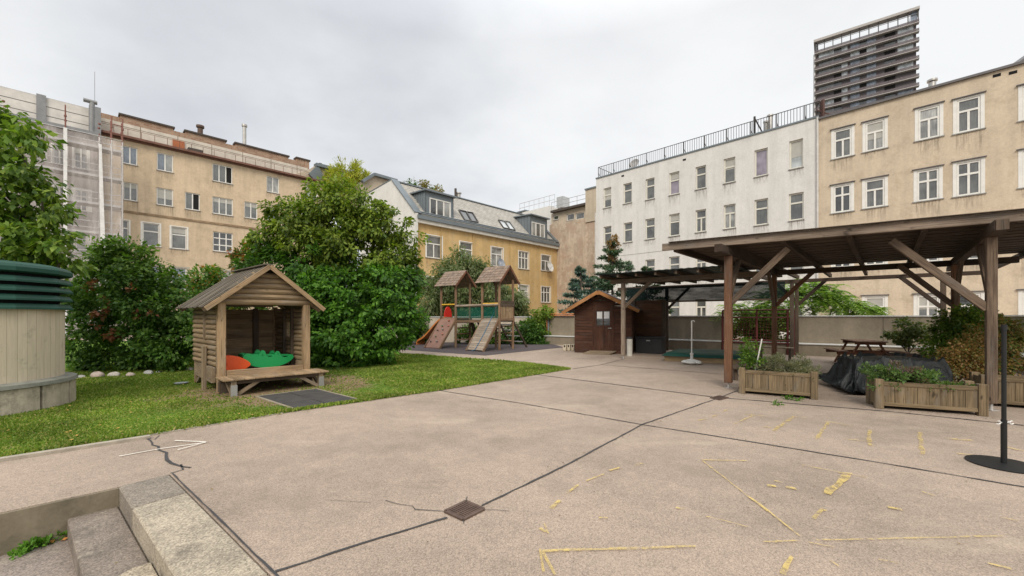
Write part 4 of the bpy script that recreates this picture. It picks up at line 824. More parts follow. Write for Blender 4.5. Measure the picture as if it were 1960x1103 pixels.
# porch bench fixed to the house
mb = MB(); k = 11; a0, a1 = -.12, W1+.20
for i in range(k):
    x = a0+(a1-a0)*(i+.5)/k; rk = random.uniform(-.008, .008)
    mb.box(hp(x, -.36+rk, .315), ((a1-a0)/k*.955, .62, .026), E1, V(-E1.y, E1.x, 0), UP)
mb.build('bench_seat', w_tan, ph, bevel=.004)
mb = MB(); hbox(mb, a0+.06, a1-.06, -.60, -.55, .235, .30); hbox(mb, a0+.06, a1-.06, -.17, -.12, .235, .30); mb.build('bench_rail', w_dark, ph)
for a in (.04, W1+.05):
    mb = MB(); hbox(mb, a-.045, a+.045, -.62, -.53, 0, .30); lg = mb.build('bench_leg', w_grey, ph, bevel=.006)
    mb = MB(); hbox(mb, a-.05, a+.05, -.625, -.61, .01, .22); mb.build('bracket', steel, lg)
    mb = MB(); sgn = 1 if a < .5 else -1; mb.bar(hp(a+sgn*.04, -.57, .03), hp(a+sgn*.42, -.57, .27), .05, .06); mb.bar(hp(a, -.5, .05), hp(a, -.15, .26), .05, .05); mb.build('bench_brace', w_grey, ph)
for a in (0, W1):
    mb = MB(); hbox(mb, a-.07, a+.07, -.17, -.03, .0, .235); mb.build('plinth_block', w_dark, ph, bevel=.006)
# rockers
def plast(name, col): return plain(name, col, .42, 0, .05, spec=.5)
def rocker(name, label, prof, base_a, base_b, z, L, mat, rot=0.0):
    t = thing(name, label, 'rocker toy', hp(base_a, base_b, z), 'plastic rockers lying in the play house')
    x = E1*math.cos(rot)+E2*math.sin(rot); y = V(-x.y, x.x, 0); o = hp(base_a, base_b, z)
    for out, nm in ((0, 'rocker_body'),):
        mb = MB(); top = prof
        n = len(prof)
        # hollow shell: two side walls, belly and seat well
        for s0, s1 in ((0, .035), (.265, .30)): mb.prism([o+x*(p[0]*L)+UP*(p[1]*L)+y*s0 for p in prof], y*(s1-s0))
        bl = [p for p in prof if p[2]]
        for a, b_ in zip(bl[:-1], bl[1:]):
            q = [o+x*(a[0]*L)+UP*(a[1]*L)+y*.034, o+x*(b_[0]*L)+UP*(b_[1]*L)+y*.034]; w_ = y*.232; up = UP*.03
            mb.prism([q[0], q[1], q[1]+up, q[0]+up], w_)
        mb.build(nm, mat, t, bevel=.012, smooth=False)
    for hx in [p for p in HND]: 
        mb = MB(); mb.cyl(o+x*(hx*L)+UP*(.27*L)+y*.0, o+x*(hx*L)+UP*(.27*L)+y*.30, .022, n=10); mb.build('handle', mat, t, smooth=True)
zx = lambda x, y, b: ((x-500)/360, (732-y)/360, b)
prof = [zx(502, 640, 1), zx(530, 690, 1), zx(580, 715, 1), zx(650, 732, 1), zx(720, 732, 1), zx(800, 712, 1), zx(835, 690, 1), zx(860, 665, 1), zx(838, 645, 0), zx(805, 665, 0), zx(768, 657, 0), zx(752, 622, 0), zx(740, 611, 0), zx(725, 620, 0), zx(712, 645, 0), zx(690, 655, 0), zx(662, 645, 0), zx(650, 607, 0), zx(635, 598, 0), zx(622, 607, 0), zx(610, 637, 0), zx(585, 638, 0), zx(550, 617, 0), zx(525, 618, 0)]
def chaikin(p, it=2):
    for _ in range(it):
        q = []
        for a, b_ in zip(p, p[1:]+p[:1]): f = a[2] and b_[2]; q += [(a[0]*.75+b_[0]*.25, a[1]*.75+b_[1]*.25, a[2]), (a[0]*.25+b_[0]*.75, a[1]*.25+b_[1]*.75, b_[2])]
        p = q
    return p
profs = chaikin(prof); HND = [.375, .666]
rocker('green_rocker', 'green plastic rocker with two humps lying in the play house', profs, .43, .35, FLz, 1.02, plast('green_plastic', (.01, .33, .09)), .10)
prof2 = [(p[0], p[1]*.8, p[2]) for p in prof if p[2]]+[(.99, .20, 0), (.92, .26, 0), (.78, .34, 0), (.60, .41, 0), (.40, .45, 0), (.20, .46, 0), (.05, .45, 0), (.0, .30, 0)]
HND = [.2]
rocker('orange_rocker', 'orange plastic rocker lying half hidden behind the left post of the play house', [(p[0], p[1]*1.3, p[2]) for p in prof2], .045, .25, FLz, .52, plast('orange_plastic', (.75, .09, .012)), .05)
# ------------------------------------------------------------------ vent tower
vc = V(0, 0, 0); DV = 10.39+.0; ang = math.radians(0)
ray = V(-.721, .693, 0); phi = math.asin(1.2/10.4); ray2 = V(ray.x*math.cos(phi)-ray.y*math.sin(phi), ray.x*math.sin(phi)+ray.y*math.cos(phi), 0)
VCn = ray2*10.4; VCn.z = 0
vt_ = thing('vent_tower', 'round board-marked concrete ventilation shaft with green louvred cap at the left edge', 'ventilation shaft', VCn)
m, nt, b = newmat('board_marked_concrete'); v = coords(nt, 'gco', (1, 1, 1)); MATS['bmc'] = m
sp = nd(nt, 'ShaderNodeSeparateXYZ'); nt.links.new(v, sp.inputs[0])
wv = nd(nt, 'ShaderNodeTexBrick', offset=0, i_Scale=1); wv.inputs['Brick Width'].default_value = .115; wv.inputs['Row Height'].default_value = 50; wv.inputs['Mortar Size'].default_value = .0025
cc = nd(nt, 'ShaderNodeCombineXYZ'); nt.links.new(sp.outputs[1], cc.inputs[0]); nt.links.new(sp.outputs[0], cc.inputs[1]); nt.links.new(cc.outputs[0], wv.inputs['Vector'])
wv.inputs['Color1'].default_value = (.53, .455, .33, 1); wv.inputs['Color2'].default_value = (.60, .515, .38, 1); wv.inputs['Mortar'].default_value = (.30, .25, .175, 1)
gr = ramp(nt, noise(nt, coords(nt, 'gco', (1.2, 14, 1)), 2.2, 7, .7), [(.3, .86), (.7, 1.08)]); c = mix(nt, 1, wv.outputs['Color'], gr, 'MULTIPLY')
c = mix(nt, ramp(nt, noise(nt, coords(nt, 'gco', (.35, 3.5, 1)), 1.6, 5, .6), [(.6, 0), (.7, .5)]), c, (.42, .25, .2)); c = mix(nt, ramp(nt, noise(nt, coords(nt, 'gco', (1.5, 1.5, 1)), 3, 8, .75), [(.55, 0), (.72, .5)]), c, (.15, .14, .10))
nt.links.new(c, b.inputs['Base Color']); b.inputs['Roughness'].default_value = .92; bump(nt, b, wv.outputs['Fac'], -.6, .01)
cb_ = lambda z: VCn+UP*z
mb = MB(); mb.cyl(cb_(.40), cb_(1.58), 1.06, n=64); mb.build('shaft', MATS['bmc'], vt_, smooth=True)
m_ring = plaster('ring_concrete', (.54, .47, .36), .3, .35, (.12, .11, .08), .7)
mb = MB(); n = 14
for i in range(n):
    a0 = 2*math.pi*i/n+.02; a1 = 2*math.pi*(i+1)/n-.008; pts = []
    for k in range(4): a = a0+(a1-a0)*k/3; pts.append(VCn+V(math.cos(a), math.sin(a), 0)*1.19)
    for k in range(4): a = a1-(a1-a0)*k/3; pts.append(VCn+V(math.cos(a), math.sin(a), 0)*1.0)
    mb.prism([p+UP*.0 for p in pts], UP*.40)
mb.build('base_ring', m_ring, vt_, bevel=.01)
mb = MB(); mb.cyl(cb_(.402), cb_(.455), 1.215, 1.205, n=56); mb.cyl(cb_(.456), cb_(.48), 1.19, 1.08, n=56); mb.build('base_coping', plaster('coping_concrete', (.25, .25, .21), .3, .2, (.1, .1, .08), .5), vt_, smooth=True)
m_grn = plain('green_enamel', (.010, .055, .036), .5, 0, .1, spec=.3); NC = 12; ph0 = math.atan2(-VCn.y, -VCn.x)+.42
def ring(mb, z0, z1, r0, r1, rin=None):
    def pt(i, r, z): a = ph0+2*math.pi*i/NC; return VCn+V(math.cos(a)*r, math.sin(a)*r, z)
    for i in range(NC):
        mb.poly([pt(i, r0, z0), pt(i+1, r0, z0), pt(i+1, r1, z1), pt(i, r1, z1)])
        if rin: mb.poly([pt(i, r0, z0), pt(i+1, r0, z0), pt(i+1, rin, z0+.005), pt(i, rin, z0+.005)]); mb.poly([pt(i, r1, z1), pt(i+1, r1, z1), pt(i+1, rin, z1-.01), pt(i, rin, z1-.01)])
mb = MB(); mb.cyl(cb_(1.58), cb_(2.1), 1.0, n=40); mb.build('louvre_core', plain('black_void', (.008, .01, .01), .9), vt_)
for k in range(4):
    z = 1.55+k*.135; mb = MB(); ring(mb, z, z+.028, 1.155, 1.15, 1.0); ring(mb, z+.028, z+.085, 1.15, 1.11, .98); mb.build('louvre', m_grn, vt_)
mb = MB()
for (z0, r0), (z1, r1) in zip([(2.09, 1.12), (2.11, 1.155), (2.17, 1.15), (2.21, 1.12), (2.24, 1.05), (2.265, .9)], [(2.11, 1.155), (2.17, 1.15), (2.21, 1.12), (2.24, 1.05), (2.265, .9), (2.30, .05)]): ring(mb, z0, z1, r0, r1)
ring(mb, 2.09, 2.091, 1.12, .5); mb.build('cap', m_grn, vt_, smooth=False)
# ------------------------------------------------------------------ painted stones, plate
sc_cols = {'w': (.42, .385, .34), 'p': (.40, .32, .28), 'g': (.36, .35, .33), 'k': (.03, .03, .032), 'y': (.52, .36, .10)}
for i, (x, y, rx, kc, lab) in enumerate([(390, 760, 20, 'g', 'grey stone first from the vent shaft in the row below the hedge'), (467, 757, 34, 'p', 'wide pinkish stone second from the vent shaft in the row'), (546, 753, 28, 'w', 'white rounded stone third from the vent shaft in the row'), (625, 752, 24, 'p', 'flat buff stone fourth from the vent shaft in the row'),
        (714, 743, 26, 'g', 'flat grey stone left of the black painted stone'), (765, 737, 17, 'k', 'black painted stone with white eyes in the stone row'), (838, 727, 22, 'y', 'yellow stone in the row left of the play house'), (908, 724, 23, 'w', 'pale grey stone nearest the play house corner'), (592, 757, 10, 'g', 'little grey pebble between white and buff stones')]):
    p = G(x/2.5075, 420+y/2.5075+2); s_ = rx/2.5075/FX*p.y*.86; t = thing('stone', lab, 'stone', p, 'stones edging the lawn below the hedge')
    mb = MB(); mb.blob(p+UP*s_*.42, (s_, s_*.8, s_*.62), 12, 8, .16, i); mb.build('stone_body', plain('stone_'+kc, sc_cols[kc], .85, 0, .25, 9, .4), t, smooth=True)
    if kc == 'k':
        for dx in (-.45, .35):
            mb = MB(); mb.blob(p+V(dx*s_, -s_*.62, s_*.62), (s_*.22, s_*.1, s_*.22), 8, 6); mb.build('painted_eye', plain('white_enamel', (.7, .7, .68), .6), t, smooth=True)
p = G(347, 737.5); mb = MB(); mb.cyl(p+UP*.03, p+UP*.055, .10, .125, 20); tag(mb.build('plate', plain('pewter', (.26, .28, .29), .5), None, smooth=True), 'grey round plate lying on the grass left of the play house', 'plate')
# ------------------------------------------------------------------ climbing frame
O2 = V(-.53, 17.6, 0); e1 = V(-.80, .60, 0); e2 = V(.60, .80, 0)
def pp(a, b, z): return O2+e1*a+e2*b+UP*z
pset = thing('climbing_frame', 'wooden twin-tower climbing frame with slide, climbing wall and ramp on dark rubber floor', 'climbing frame', O2)
w_play = wood('play_wood', (.13, .075, .042), (.30, .19, .115)); w_sh = wood('shingle', (.15, .105, .075), (.34, .25, .19)); TW = .95; PZ = 1.35
def pbox(mb, a0, a1, b0, b1, z0, z1): mb.box(pp((a0+a1)/2, (b0+b1)/2, (z0+z1)/2), (abs(a1-a0), abs(b1-b0), abs(z1-z0)), e1, e2, UP)
for a0, ze in ((0, 3.02), (2.55, 2.98)):
    for a, b in ((a0, 0), (a0+TW, 0), (a0, TW), (a0+TW, TW)):
        mb = MB(); mb.cyl(pp(a, b, 0), pp(a, b, ze+.02), .058, n=10); mb.build('post', w_play, pset, smooth=True)
    mb = MB(); 
    for i in range(8): pbox(mb, a0+.0, a0+TW, i*TW/8+.005, (i+1)*TW/8-.005, PZ-.05, PZ)
    pbox(mb, a0-.05, a0+TW+.05, -.05, 0, PZ-.16, PZ-.02); pbox(mb, a0-.05, a0+TW+.05, TW, TW+.05, PZ-.16, PZ-.02); mb.build('platform', w_play, pset)
    # shingled roof, ridge along e1, gables facing +-e1
    zr = ze+.58; oh = .22; 
    for sgn in (-1, 1):
        mb = MB(); rows = 6; rk = random.Random(int(a0*10)+sgn)
        for r_ in range(rows):
            f0 = r_/rows; f1 = (r_+1.18)/rows; x = a0-oh
            while x < a0+TW+oh-.03:
                wd = min(rk.uniform(.10, .16), a0+TW+oh-x)
                def rp(f, q, o): return pp(q, TW/2+sgn*(TW/2+.24)*f, zr-(zr-ze+.16)*f+o)
                p0 = rp(f0, x+wd/2, .012); p1 = rp(min(f1, 1.02), x+wd/2, .03); mb.bar(p0, p1, wd*.94, .016, UP); x += wd
        mb.build('roof', w_sh, pset)
        mb = MB()
        mb.bar(pp(a0-oh+.02, TW/2, zr-.04), pp(a0-oh+.02, TW/2+sgn*(TW/2+.22), ze-.18), .03, .10); mb.build('barge_board', w_red, pset)
        mb = MB(); mb.bar(pp(a0+TW+oh-.02, TW/2, zr-.04), pp(a0+TW+oh-.02, TW/2+sgn*(TW/2+.22), ze-.18), .03, .10); mb.build('barge_board', w_red, pset)
    for aa in (a0-.02, a0+TW+.02):  # arched gable board
        pts = [pp(aa, -.1, ze-.1), pp(aa, TW/2, zr-.06), pp(aa, TW+.1, ze-.1)]+[pp(aa, TW/2+(TW/2-.02)*math.cos(k*math.pi/8), ze-.1+.42*math.sin(k*math.pi/8)) for k in range(0, 9)]
        mb = MB(); arc = [pp(aa, TW/2+(TW/2-.02)*math.cos(k*math.pi/8), ze-.1+.34*math.sin(k*math.pi/8)) for k in range(9)]
        out = [pp(aa, TW+.1-(TW+.2)*k/8, ze-.1+(zr-.04-ze)*(1-abs(k/4-1))) for k in range(9)]
        for k in range(8): mb.prism([arc[k], out[k], out[k+1], arc[k+1]], e1*.025)
        mb.build('gable_board', w_red, pset)
m_yel = plast('yellow_plastic', (.72, .42, .03)); m_blue = plast('blue_rope', (.03, .12, .22)); m_netg = seethru('green_net', (.01, .10, .07), .5, (8, 8, 1), 3, .25)
for a0 in (0, 2.55):
    mb = MB(); mb.cyl(pp(a0, 0, 1.98), pp(a0+TW, 0, 1.98), .03, n=8); mb.build('grab_rail', m_yel, pset, smooth=True)
mb = MB(); mb.cyl(pp(2.55, TW, 1.95), pp(2.55+TW, TW, 1.95), .03, n=8); mb.build('grab_rail', m_yel, pset, smooth=True)
for b in (0, TW): mb = MB(); mb.cyl(pp(-.02 if b == 0 else TW, b, 1.93), pp(2.57, b, 1.90), .055, n=10); mb.build('hand_rail', wood('pale_log', (.25, .19, .14), (.42, .34, .26)), pset, smooth=True)
mb = MB()
for b in (.03, TW-.03):
    p = [pp(.06, b, 1.34), pp(2.5, b, 1.34), pp(2.5, b, 1.86), pp(.06, b, 1.86)]; mb.add(p, [(0, 1, 2, 3)], [(0, 0, 0), (2.4, 0, 0), (2.4, .5, 0), (0, .5, 0)])
mb.build('safety_net', m_netg, pset)
mb = MB()
for i in range(14): pbox(mb, TW+.02+i*.115, TW+.11+i*.115, .02, TW-.02, 1.24, 1.28)
mb.build('bridge_deck', plain('dark_green_paint', (.02, .07, .05), .6), pset)
mb = MB(); pbox(mb, TW, 2.55, -.02, .02, 1.16, 1.27); pbox(mb, TW, 2.55, TW-.02, TW+.02, 1.16, 1.27); mb.build('bridge_beam', w_play, pset)
# balustrade on the right tower
mb = MB()
for i in range(8): mb.bar(pp(-.02, .1+i*.108, PZ), pp(-.02, .1+i*.108, 1.95), .03, .06, e1)
mb.build('balustrade', wood('light_slat', (.3, .2, .11), (.44, .32, .2)), pset); mb = MB(); pbox(mb, -.06, -.02, -.02, TW+.05, 1.86, 1.98); pbox(mb, -.065, -.025, .0, TW+.03, 1.99, 2.10); mb.build('balustrade_board', w_dark, pset); mb = MB(); pbox(mb, -.06, -.01, -.02, TW+.05, PZ-.1, PZ); mb.build('balustrade_rail', w_play, pset)
# plank ramp with rope
def slope_pts(a0, a1, run): return pp(a0, 0, PZ), pp(a1, 0, PZ), pp(a1, -run, .04), pp(a0, -run, .04)
run = 1.0; mb = MB(); n = 15
for i in range(n):
    k = (i+.5)/n; c = pp(.08+TW/2-.06, -run*k, PZ-(PZ-.05)*k); d = (pp(0, -run, .05)-pp(0, 0, PZ)).normalized(); mb.box(c, (TW-.10, (pp(0, -run, .05)-pp(0, 0, PZ)).length/n*.93, .03), e1, d, e1.cross(d))
mb.build('ramp', wood('ramp_wood', (.22, .17, .125), (.40, .33, .26)), pset, bevel=.004)
for a in (.03, TW-.02): mb = MB(); mb.bar(pp(a, 0, PZ-.08), pp(a, -run-.03, .0), .05, .11); mb.build('ramp_side', w_play, pset)
mb = MB(); mb.tube([pp(.42, TW/2, 2.1), pp(.42, .02, 1.42), pp(.40, -run*.5, PZ/2+.08), pp(.46, -run-.02, .07), pp(.62, -run-.05, .02)], .014); mb.build('rope', m_blue, pset)
# climbing wall
mb = MB(); q = [pp(2.58, 0, PZ+.02), pp(2.52+TW, 0, PZ+.02), pp(2.52+TW, -run, .05), pp(2.58, -run, .05)]; mb.prism(q, V(0, 0, -.04)); mb.build('climbing_wall', plain('red_panel', (.23, .125, .09), .6, 0, .15, 3), pset)
for i, (a, k) in enumerate(((.3, .12), (.55, .3), (.4, .42), (.7, .45), (.25, .58), (.6, .66), (.35, .82), (.75, .83), (.15, .3))):
    mb = MB(); c = pp(2.55+a, -run*k-.03, PZ-(PZ-.05)*k+.045); mb.blob(c, (.045, .045, .03), 8, 6, .2, i); mb.build('climbing_hold', plast(('red_hold', 'green_hold', 'grey_hold', 'brown_hold')[i % 4], ((.35, .1, .06), (.10, .16, .08), (.2, .2, .19), (.12, .07, .05))[i % 4]), pset, smooth=True)
for a in (2.55, 2.55+TW): mb = MB(); mb.bar(pp(a, 0, PZ-.08), pp(a, -run-.03, .0), .05, .11); mb.build('wall_side', w_play, pset)
# slide off the far left side
sl_ = []
for k in range(13):
    u = k/12; a = 2.55+TW+2.0*u; z = PZ*(1-u)**1.15*(1 if u < .9 else 1)+.14; z = PZ+.02-(PZ-.16)*(3*u*u-2*u**3)*.95 if u < .93 else .22-.05*(u-.93)/.07; sl_.append((a, z))
mb = MB(); e_b = MB(); e_c = MB()
for (a0, z0), (a1, z1) in zip(sl_[:-1], sl_[1:]):
    mb.prism([pp(a0, .25, z0), pp(a0, .72, z0), pp(a0, .72, z0-.025), pp(a0, .25, z0-.025)], pp(a1, 0, z1)-pp(a0, 0, z0))
    for b, eb, hh in ((.22, e_b, .05), (.73, e_c, .19)): eb.prism([pp(a0, b, z0-.04), pp(a0, b+.03, z0-.04), pp(a0, b+.03, z0+hh), pp(a0, b, z0+hh)], pp(a1, 0, z1)-pp(a0, 0, z0))
mb.prism([pp(5.50, .22, .2), pp(5.50, .76, .2), pp(5.50, .76, .0), pp(5.50, .22, .0)], e1*.06)
slo = mb.build('slide', plast('slide_orange', (.52, .17, .04)), pset); e_b.build('slide_side', MATS['slide_orange'], slo); e_c.build('slide_side', plast('slide_green', (.08, .17, .08)), slo)
mb = MB(); mb.cyl(pp(3.55, .47, PZ+.02), pp(3.55, .47, PZ+.03), .01); pts = [pp(3.52, .47+.25*math.cos(t*math.pi/10), PZ+.05+.5*math.sin(t*math.pi/10)) for t in range(11)]; mb.prism(pts, e1*.05); mb.build('slide_hood', plast('red_plastic', (.65, .02, .012)), pset)
# rung ladders
mb = MB()
for z in (.35, .62, .9, 1.15): mb.cyl(pp(2.55, 0, z), pp(2.55, TW, z), .028, n=8)
mb.build('rungs', w_play, pset, smooth=True); mb = MB(); [mb.cyl(pp(0, TW*.0, z), pp(TW, 0+TW, z), .02, n=6) for z in (.3, .6, .9)]; 
for z in (.35, .7, 1.0): mb.cyl(pp(.0, TW, z), pp(TW, TW, z), .028, n=8)
mb.build('rungs', w_play, pset, smooth=True)
for a in (.05, TW-.05):
    mb = MB(); mb.bar(pp(a, TW, PZ-.02), pp(a, TW+1.15, .0), .06, .08); mb.build('ladder_rail', w_dark, pset)
mb = MB(); [mb.cyl(pp(.05, TW+1.15*k, (PZ-.02)*(1-k)), pp(TW-.05, TW+1.15*k, (PZ-.02)*(1-k)), .024, n=8) for k in (.2, .4, .6, .8)]; mb.build('ladder_rungs', m_gal, pset)
mb = MB(); mb.bar(pp(2.5, TW, PZ), pp(2.2, TW+.1, .0), .06, .08); mb.bar(pp(2.0, .5, PZ-.1), pp(1.5, .45, .0), .05, .07); mb.bar(pp(1.9, .75, PZ-.1), pp(1.4, .7, .0), .05, .07); mb.build('support_strut', w_dark, pset)
# ------------------------------------------------------------------ parapet wall with ledge
U = V(.823, -.568, 0); U.normalize(); UN = V(-U.y, U.x, 0) if False else V(.568, .823, 0).normalized()
WP = V(6.67, 18.55, 0)
def wpt(px): r = (px-CX)/FX; return (r*WP.y-WP.x)/(U.x-r*U.y)
def wp(t, b, z): return WP+U*t+UN*b+UP*z
m_wall = plaster('parapet_concrete', (.25, .21, .155), .2, .18, (.17, .14, .1), .3); m_cap = plain('pale_metal_cap', (.60, .60, .58), .45, .2, .08)
def parapet(label, x0, x1, low=False, ledge=True):
    t0, t1 = wpt(x0), wpt(x1); t = thing('parapet_wall', label, 'wall', wp(t0, 0, 0)); zt = 1.43 if not low else .40
    k = max(1, int((t1-t0)/2.4)); 
    for i in range(k):
        a = t0+(t1-t0)*i/k; b_ = t0+(t1-t0)*(i+1)/k-.012; mb = MB(); mb.box(wp((a+b_)/2, .12, zt/2), (b_-a, .24, zt), U, UN, UP); mb.build('wall_panel', m_wall, t)
    if not low: mb = MB(); mb.box(wp((t0+t1)/2, .11, zt+.02), (t1-t0+.02, .32, .035), U, UN, UP); mb.build('coping', m_cap, t)
    if ledge:
        mb = MB(); mb.box(wp((t0+t1)/2, -.19, .20), (t1-t0-.02, .36, .40), U, UN, UP); mb.build('plinth', m_wall, t); mb = MB(); mb.box(wp((t0+t1)/2, -.20, .425), (t1-t0, .42, .045), U, UN, UP); mb.build('ledge', m_cap, t, bevel=.01)
    return t
t = parapet('short pale parapet wall with ledge beside the shed, left end', 1048, 1130)
parapet('concrete parapet wall with pale ledge behind the covered sandbox', 1130.5, 1386); parapet('low sill wall under the red railing', 1386.5, 1524, True); parapet('long concrete parapet wall with ledge behind the picnic table', 1524.5, 1893)
te_ = wpt(1893); t = thing('parapet_wall', 'parapet wall at the right edge returning towards the viewer', 'wall', wp(te_, 0, 0))
CR = wp(te_, 0, 0); dR = (V(11.2, 7.4, 0)-CR).normalized(); nR = V(-dR.y, dR.x, 0); nR = nR if nR.x > 0 else -nR
for i in range(4):
    mb = MB(); mb.box(CR+dR*(i*2.0+1.0)+nR*.12+UP*.72, (1.988, .24, 1.44), dR, nR, UP); mb.build('wall_panel', plaster('parapet_mossy', (.21, .19, .12), .25, .2, (.1, .1, .05), .4), t)
mb = MB(); mb.box(CR+dR*4+nR*.12+UP*1.46, (8.0, .3, .035), dR, nR, UP); mb.build('coping', m_cap, t); mb = MB(); mb.box(CR+dR*4-nR*.2+UP*.22, (8.0, .4, .44), dR, nR, UP); mb.build('plinth', m_wall, t); mb = MB(); mb.box(CR+dR*4-nR*.21+UP*.465, (8.0, .45, .045), dR, nR, UP); mb.build('ledge', m_cap, t)
# wall behind the playground
t = thing('parapet_wall', 'pale garden wall behind the climbing frame', 'wall', V(-4.5, 24, 0)); m_pw = plaster('pale_wall', (.48, .41, .33), .12, .15)
p0 = V((815-CX)/FX*23.2, 23.2, 0); p1 = V((1062-CX)/FX*22.6, 22.6, 0); d_ = (p1-p0).normalized(); n_ = V(-d_.y, d_.x, 0); L = (p1-p0).length
mb = MB(); mb.box((p0+p1)/2+UP*.69, (L, .22, 1.38), d_, n_, UP); mb.build('wall_panel', m_pw, t); mb = MB(); mb.box((p0+p1)/2+UP*1.40, (L+.04, .3, .04), d_, n_, UP); mb.build('coping', m_cap, t)
# orange pipe rail at the short wall
t = thing('pipe_rail', 'orange pipe rail with blue-grey post on the short wall left of the shed', 'handrail', wp(wpt(1048), -.1, 0)); m_or = plain('orange_pipe', (.48, .17, .06), .5)
q = wp(wpt(1048)+.02, -.10, 0); q2 = wp(wpt(1100), -.10, 0); mb = MB(); mb.tube([q+UP*.45, q+UP*1.5, q+UP*1.55+(q2-q).normalized()*.06, q2+UP*1.55], .03); mb.tube([q+UP*1.47, q2+UP*1.47], .02); mb.build('rail', m_or, t, smooth=True); mb = MB(); mb.bar(q+U*.08+UP*.45, q+U*.08+UP*1.42, .05, .05); mb.build('post', plain('blue_grey_paint', (.16, .2, .24), .5), t)
# red railing
rl = thing('red_railing', 'dark red steel railing in the gap of the parapet wall', 'railing', wp(wpt(1386), -.3, 0)); m_rr = plain('oxblood_paint', (.115, .024, .022), .6, .1)
r0, r1 = wpt(1386), wpt(1521); mb = MB()
for z in (1.68, 1.53, 1.39, .52, .42): mb.cyl(wp(r0, -.42, z), wp(r1, -.42, z), .028 if z != 1.53 else .018, n=8)
mb.build('rail', m_rr, rl, smooth=True)
for x in (1386, 1450, 1508, 1521): mb = MB(); a = wpt(x); mb.bar(wp(a, -.42, .0), wp(a, -.42, 1.68), .06, .05); mb.build('post', m_rr, rl)
mb = MB()
for i in range(26): a = r0+(r1-r0)*i/25.5; mb.cyl(wp(a, -.42, .52), wp(a, -.42, 1.39), .006, n=5)
for i in range(7): z = .52+i*.125; mb.cyl(wp(r0, -.42, z), wp(r1, -.42, z), .004, n=4)
mb.build('bar_infill', m_rr, rl)
# ------------------------------------------------------------------ garden shed
s1 = V(.937, -.355, 0).normalized(); s2 = V(-s1.y, s1.x, 0); SO = V(2.50, 16.62, 0)
def sp_(a, b, z): return SO+s1*a+s2*b+UP*z
sh = thing('garden_shed', 'small dark red-brown wooden shed with orange barge boards', 'shed', SO); SW = 2.18; AP = .98; ZA_, Ze_ = 2.36, 1.80
def sbox(mb, a0, a1, b0, b1, z0, z1): mb.box(sp_((a0+a1)/2, (b0+b1)/2, (z0+z1)/2), (abs(a1-a0), abs(b1-b0), abs(z1-z0)), s1, s2, UP)
def gab(a): return Ze_+(ZA_-Ze_)*(1-abs(a-AP)/(AP if a < AP else SW-AP))*.98
DX0, DX1, DZ = .76, 1.47, 1.93
mb = MB(); z = .0; bh = .115
while z < ZA_-.04:
    z1 = min(z+bh-.006, ZA_); 
    if z1 <= Ze_: segs = [(0, SW)]
    else: f = (z1-Ze_)/(ZA_-Ze_); segs = [(AP*f, SW-(SW-AP)*f)]
    for a, b_ in segs:
        if z < DZ: 
            if a < DX0: sbox(mb, a, DX0-.06, -.02, .02, z, z1)
            sbox(mb, DX1+.06, b_, -.02, .02, z, z1)
        else: sbox(mb, a, b_, -.02, .02, z, z1)
    z += bh
mb.build('wall', w_shed, sh, bevel=.008)
mb = MB(); z = 0
while z < Ze_: sbox(mb, -.02, .02, .03, 2.0, z, z+bh-.006); sbox(mb, SW-.02, SW+.02, .03, 2.0, z, z+bh-.006); sbox(mb, 0.02, SW-.02, 1.98, 2.02, z, z+bh-.006); z += bh
mb.build('side_wall', w_shed, sh)
mb = MB(); sbox(mb, DX0-.06, DX0, -.035, .03, 0, DZ); sbox(mb, DX1, DX1+.06, -.035, .03, 0, DZ); sbox(mb, DX0-.06, DX1+.06, -.035, .03, DZ, DZ+.06); mb.build('door_frame', w_shed, sh)
mb = MB(); k = 8
for i in range(k):
    a = DX0+(DX1-DX0)*i/k
    sbox(mb, a+.002, a+(DX1-DX0)/k-.002, -.02, .015, .03, 1.02)
sbox(mb, DX0, DX0+.10, -.03, .015, 1.022, DZ-.002); sbox(mb, DX1-.10, DX1, -.03, .015, 1.022, DZ-.002); sbox(mb, DX0+.10, DX1-.10, -.03, .015, 1.63, DZ-.002); sbox(mb, DX0+.10, DX1-.10, -.03, .015, 1.022, 1.08)
door = mb.build('door', w_shed, sh)
mb = MB(); sbox(mb, DX0+.10, DX1-.10, .0, .008, 1.08, 1.63); mb.build('pane', PANES[1], door)
mb = MB(); sbox(mb, (DX0+DX1)/2-.018, (DX0+DX1)/2+.018, -.028, .0, 1.08, 1.63); mb.build('glazing_bar', w_shed, door)
for a in (DX0+.115, (DX0+DX1)/2+.03): mb = MB(); sbox(mb, a, a+.2, -.008, -.003, 1.35, 1.62); mb.build('paper_sheet', plain('paper', (.72, .72, .72), .8, var=.04), door)
mb = MB(); mb.cyl(sp_(DX1-.06, -.035, .98), sp_(DX1-.06, -.075, .98), .02); mb.bar(sp_(DX1-.06, -.07, .98), sp_(DX1-.17, -.07, .98), .02, .02); mb.build('handle', steel, door)
for a0, z0 in ((-.42, -.03), (SW+.30, 0)):
    far = 2.3; za = ZA_+.06; ze = Ze_-.03-(.16 if a0 < 0 else .10)
    mb = MB(); mb.prism([sp_(AP, -.42, za), sp_(a0, -.42, ze), sp_(a0, -.42, ze+.035), sp_(AP, -.42, za+.04)], s2*2.7); mb.build('roof', plain('roof_felt', (.075, .07, .07), .9, var=.2, scale=6), sh)
    mb = MB(); mb.bar(sp_(AP, -.44, za-.055), sp_(a0, -.44, ze-.05), .03, .125); mb.build('barge_board', w_orange, sh, bevel=.004)
mb = MB(); sbox(mb, AP-.05, AP+.05, -.46, -.40, ZA_-.1, ZA_+.03); mb.build('ridge_end', w_orange, sh)
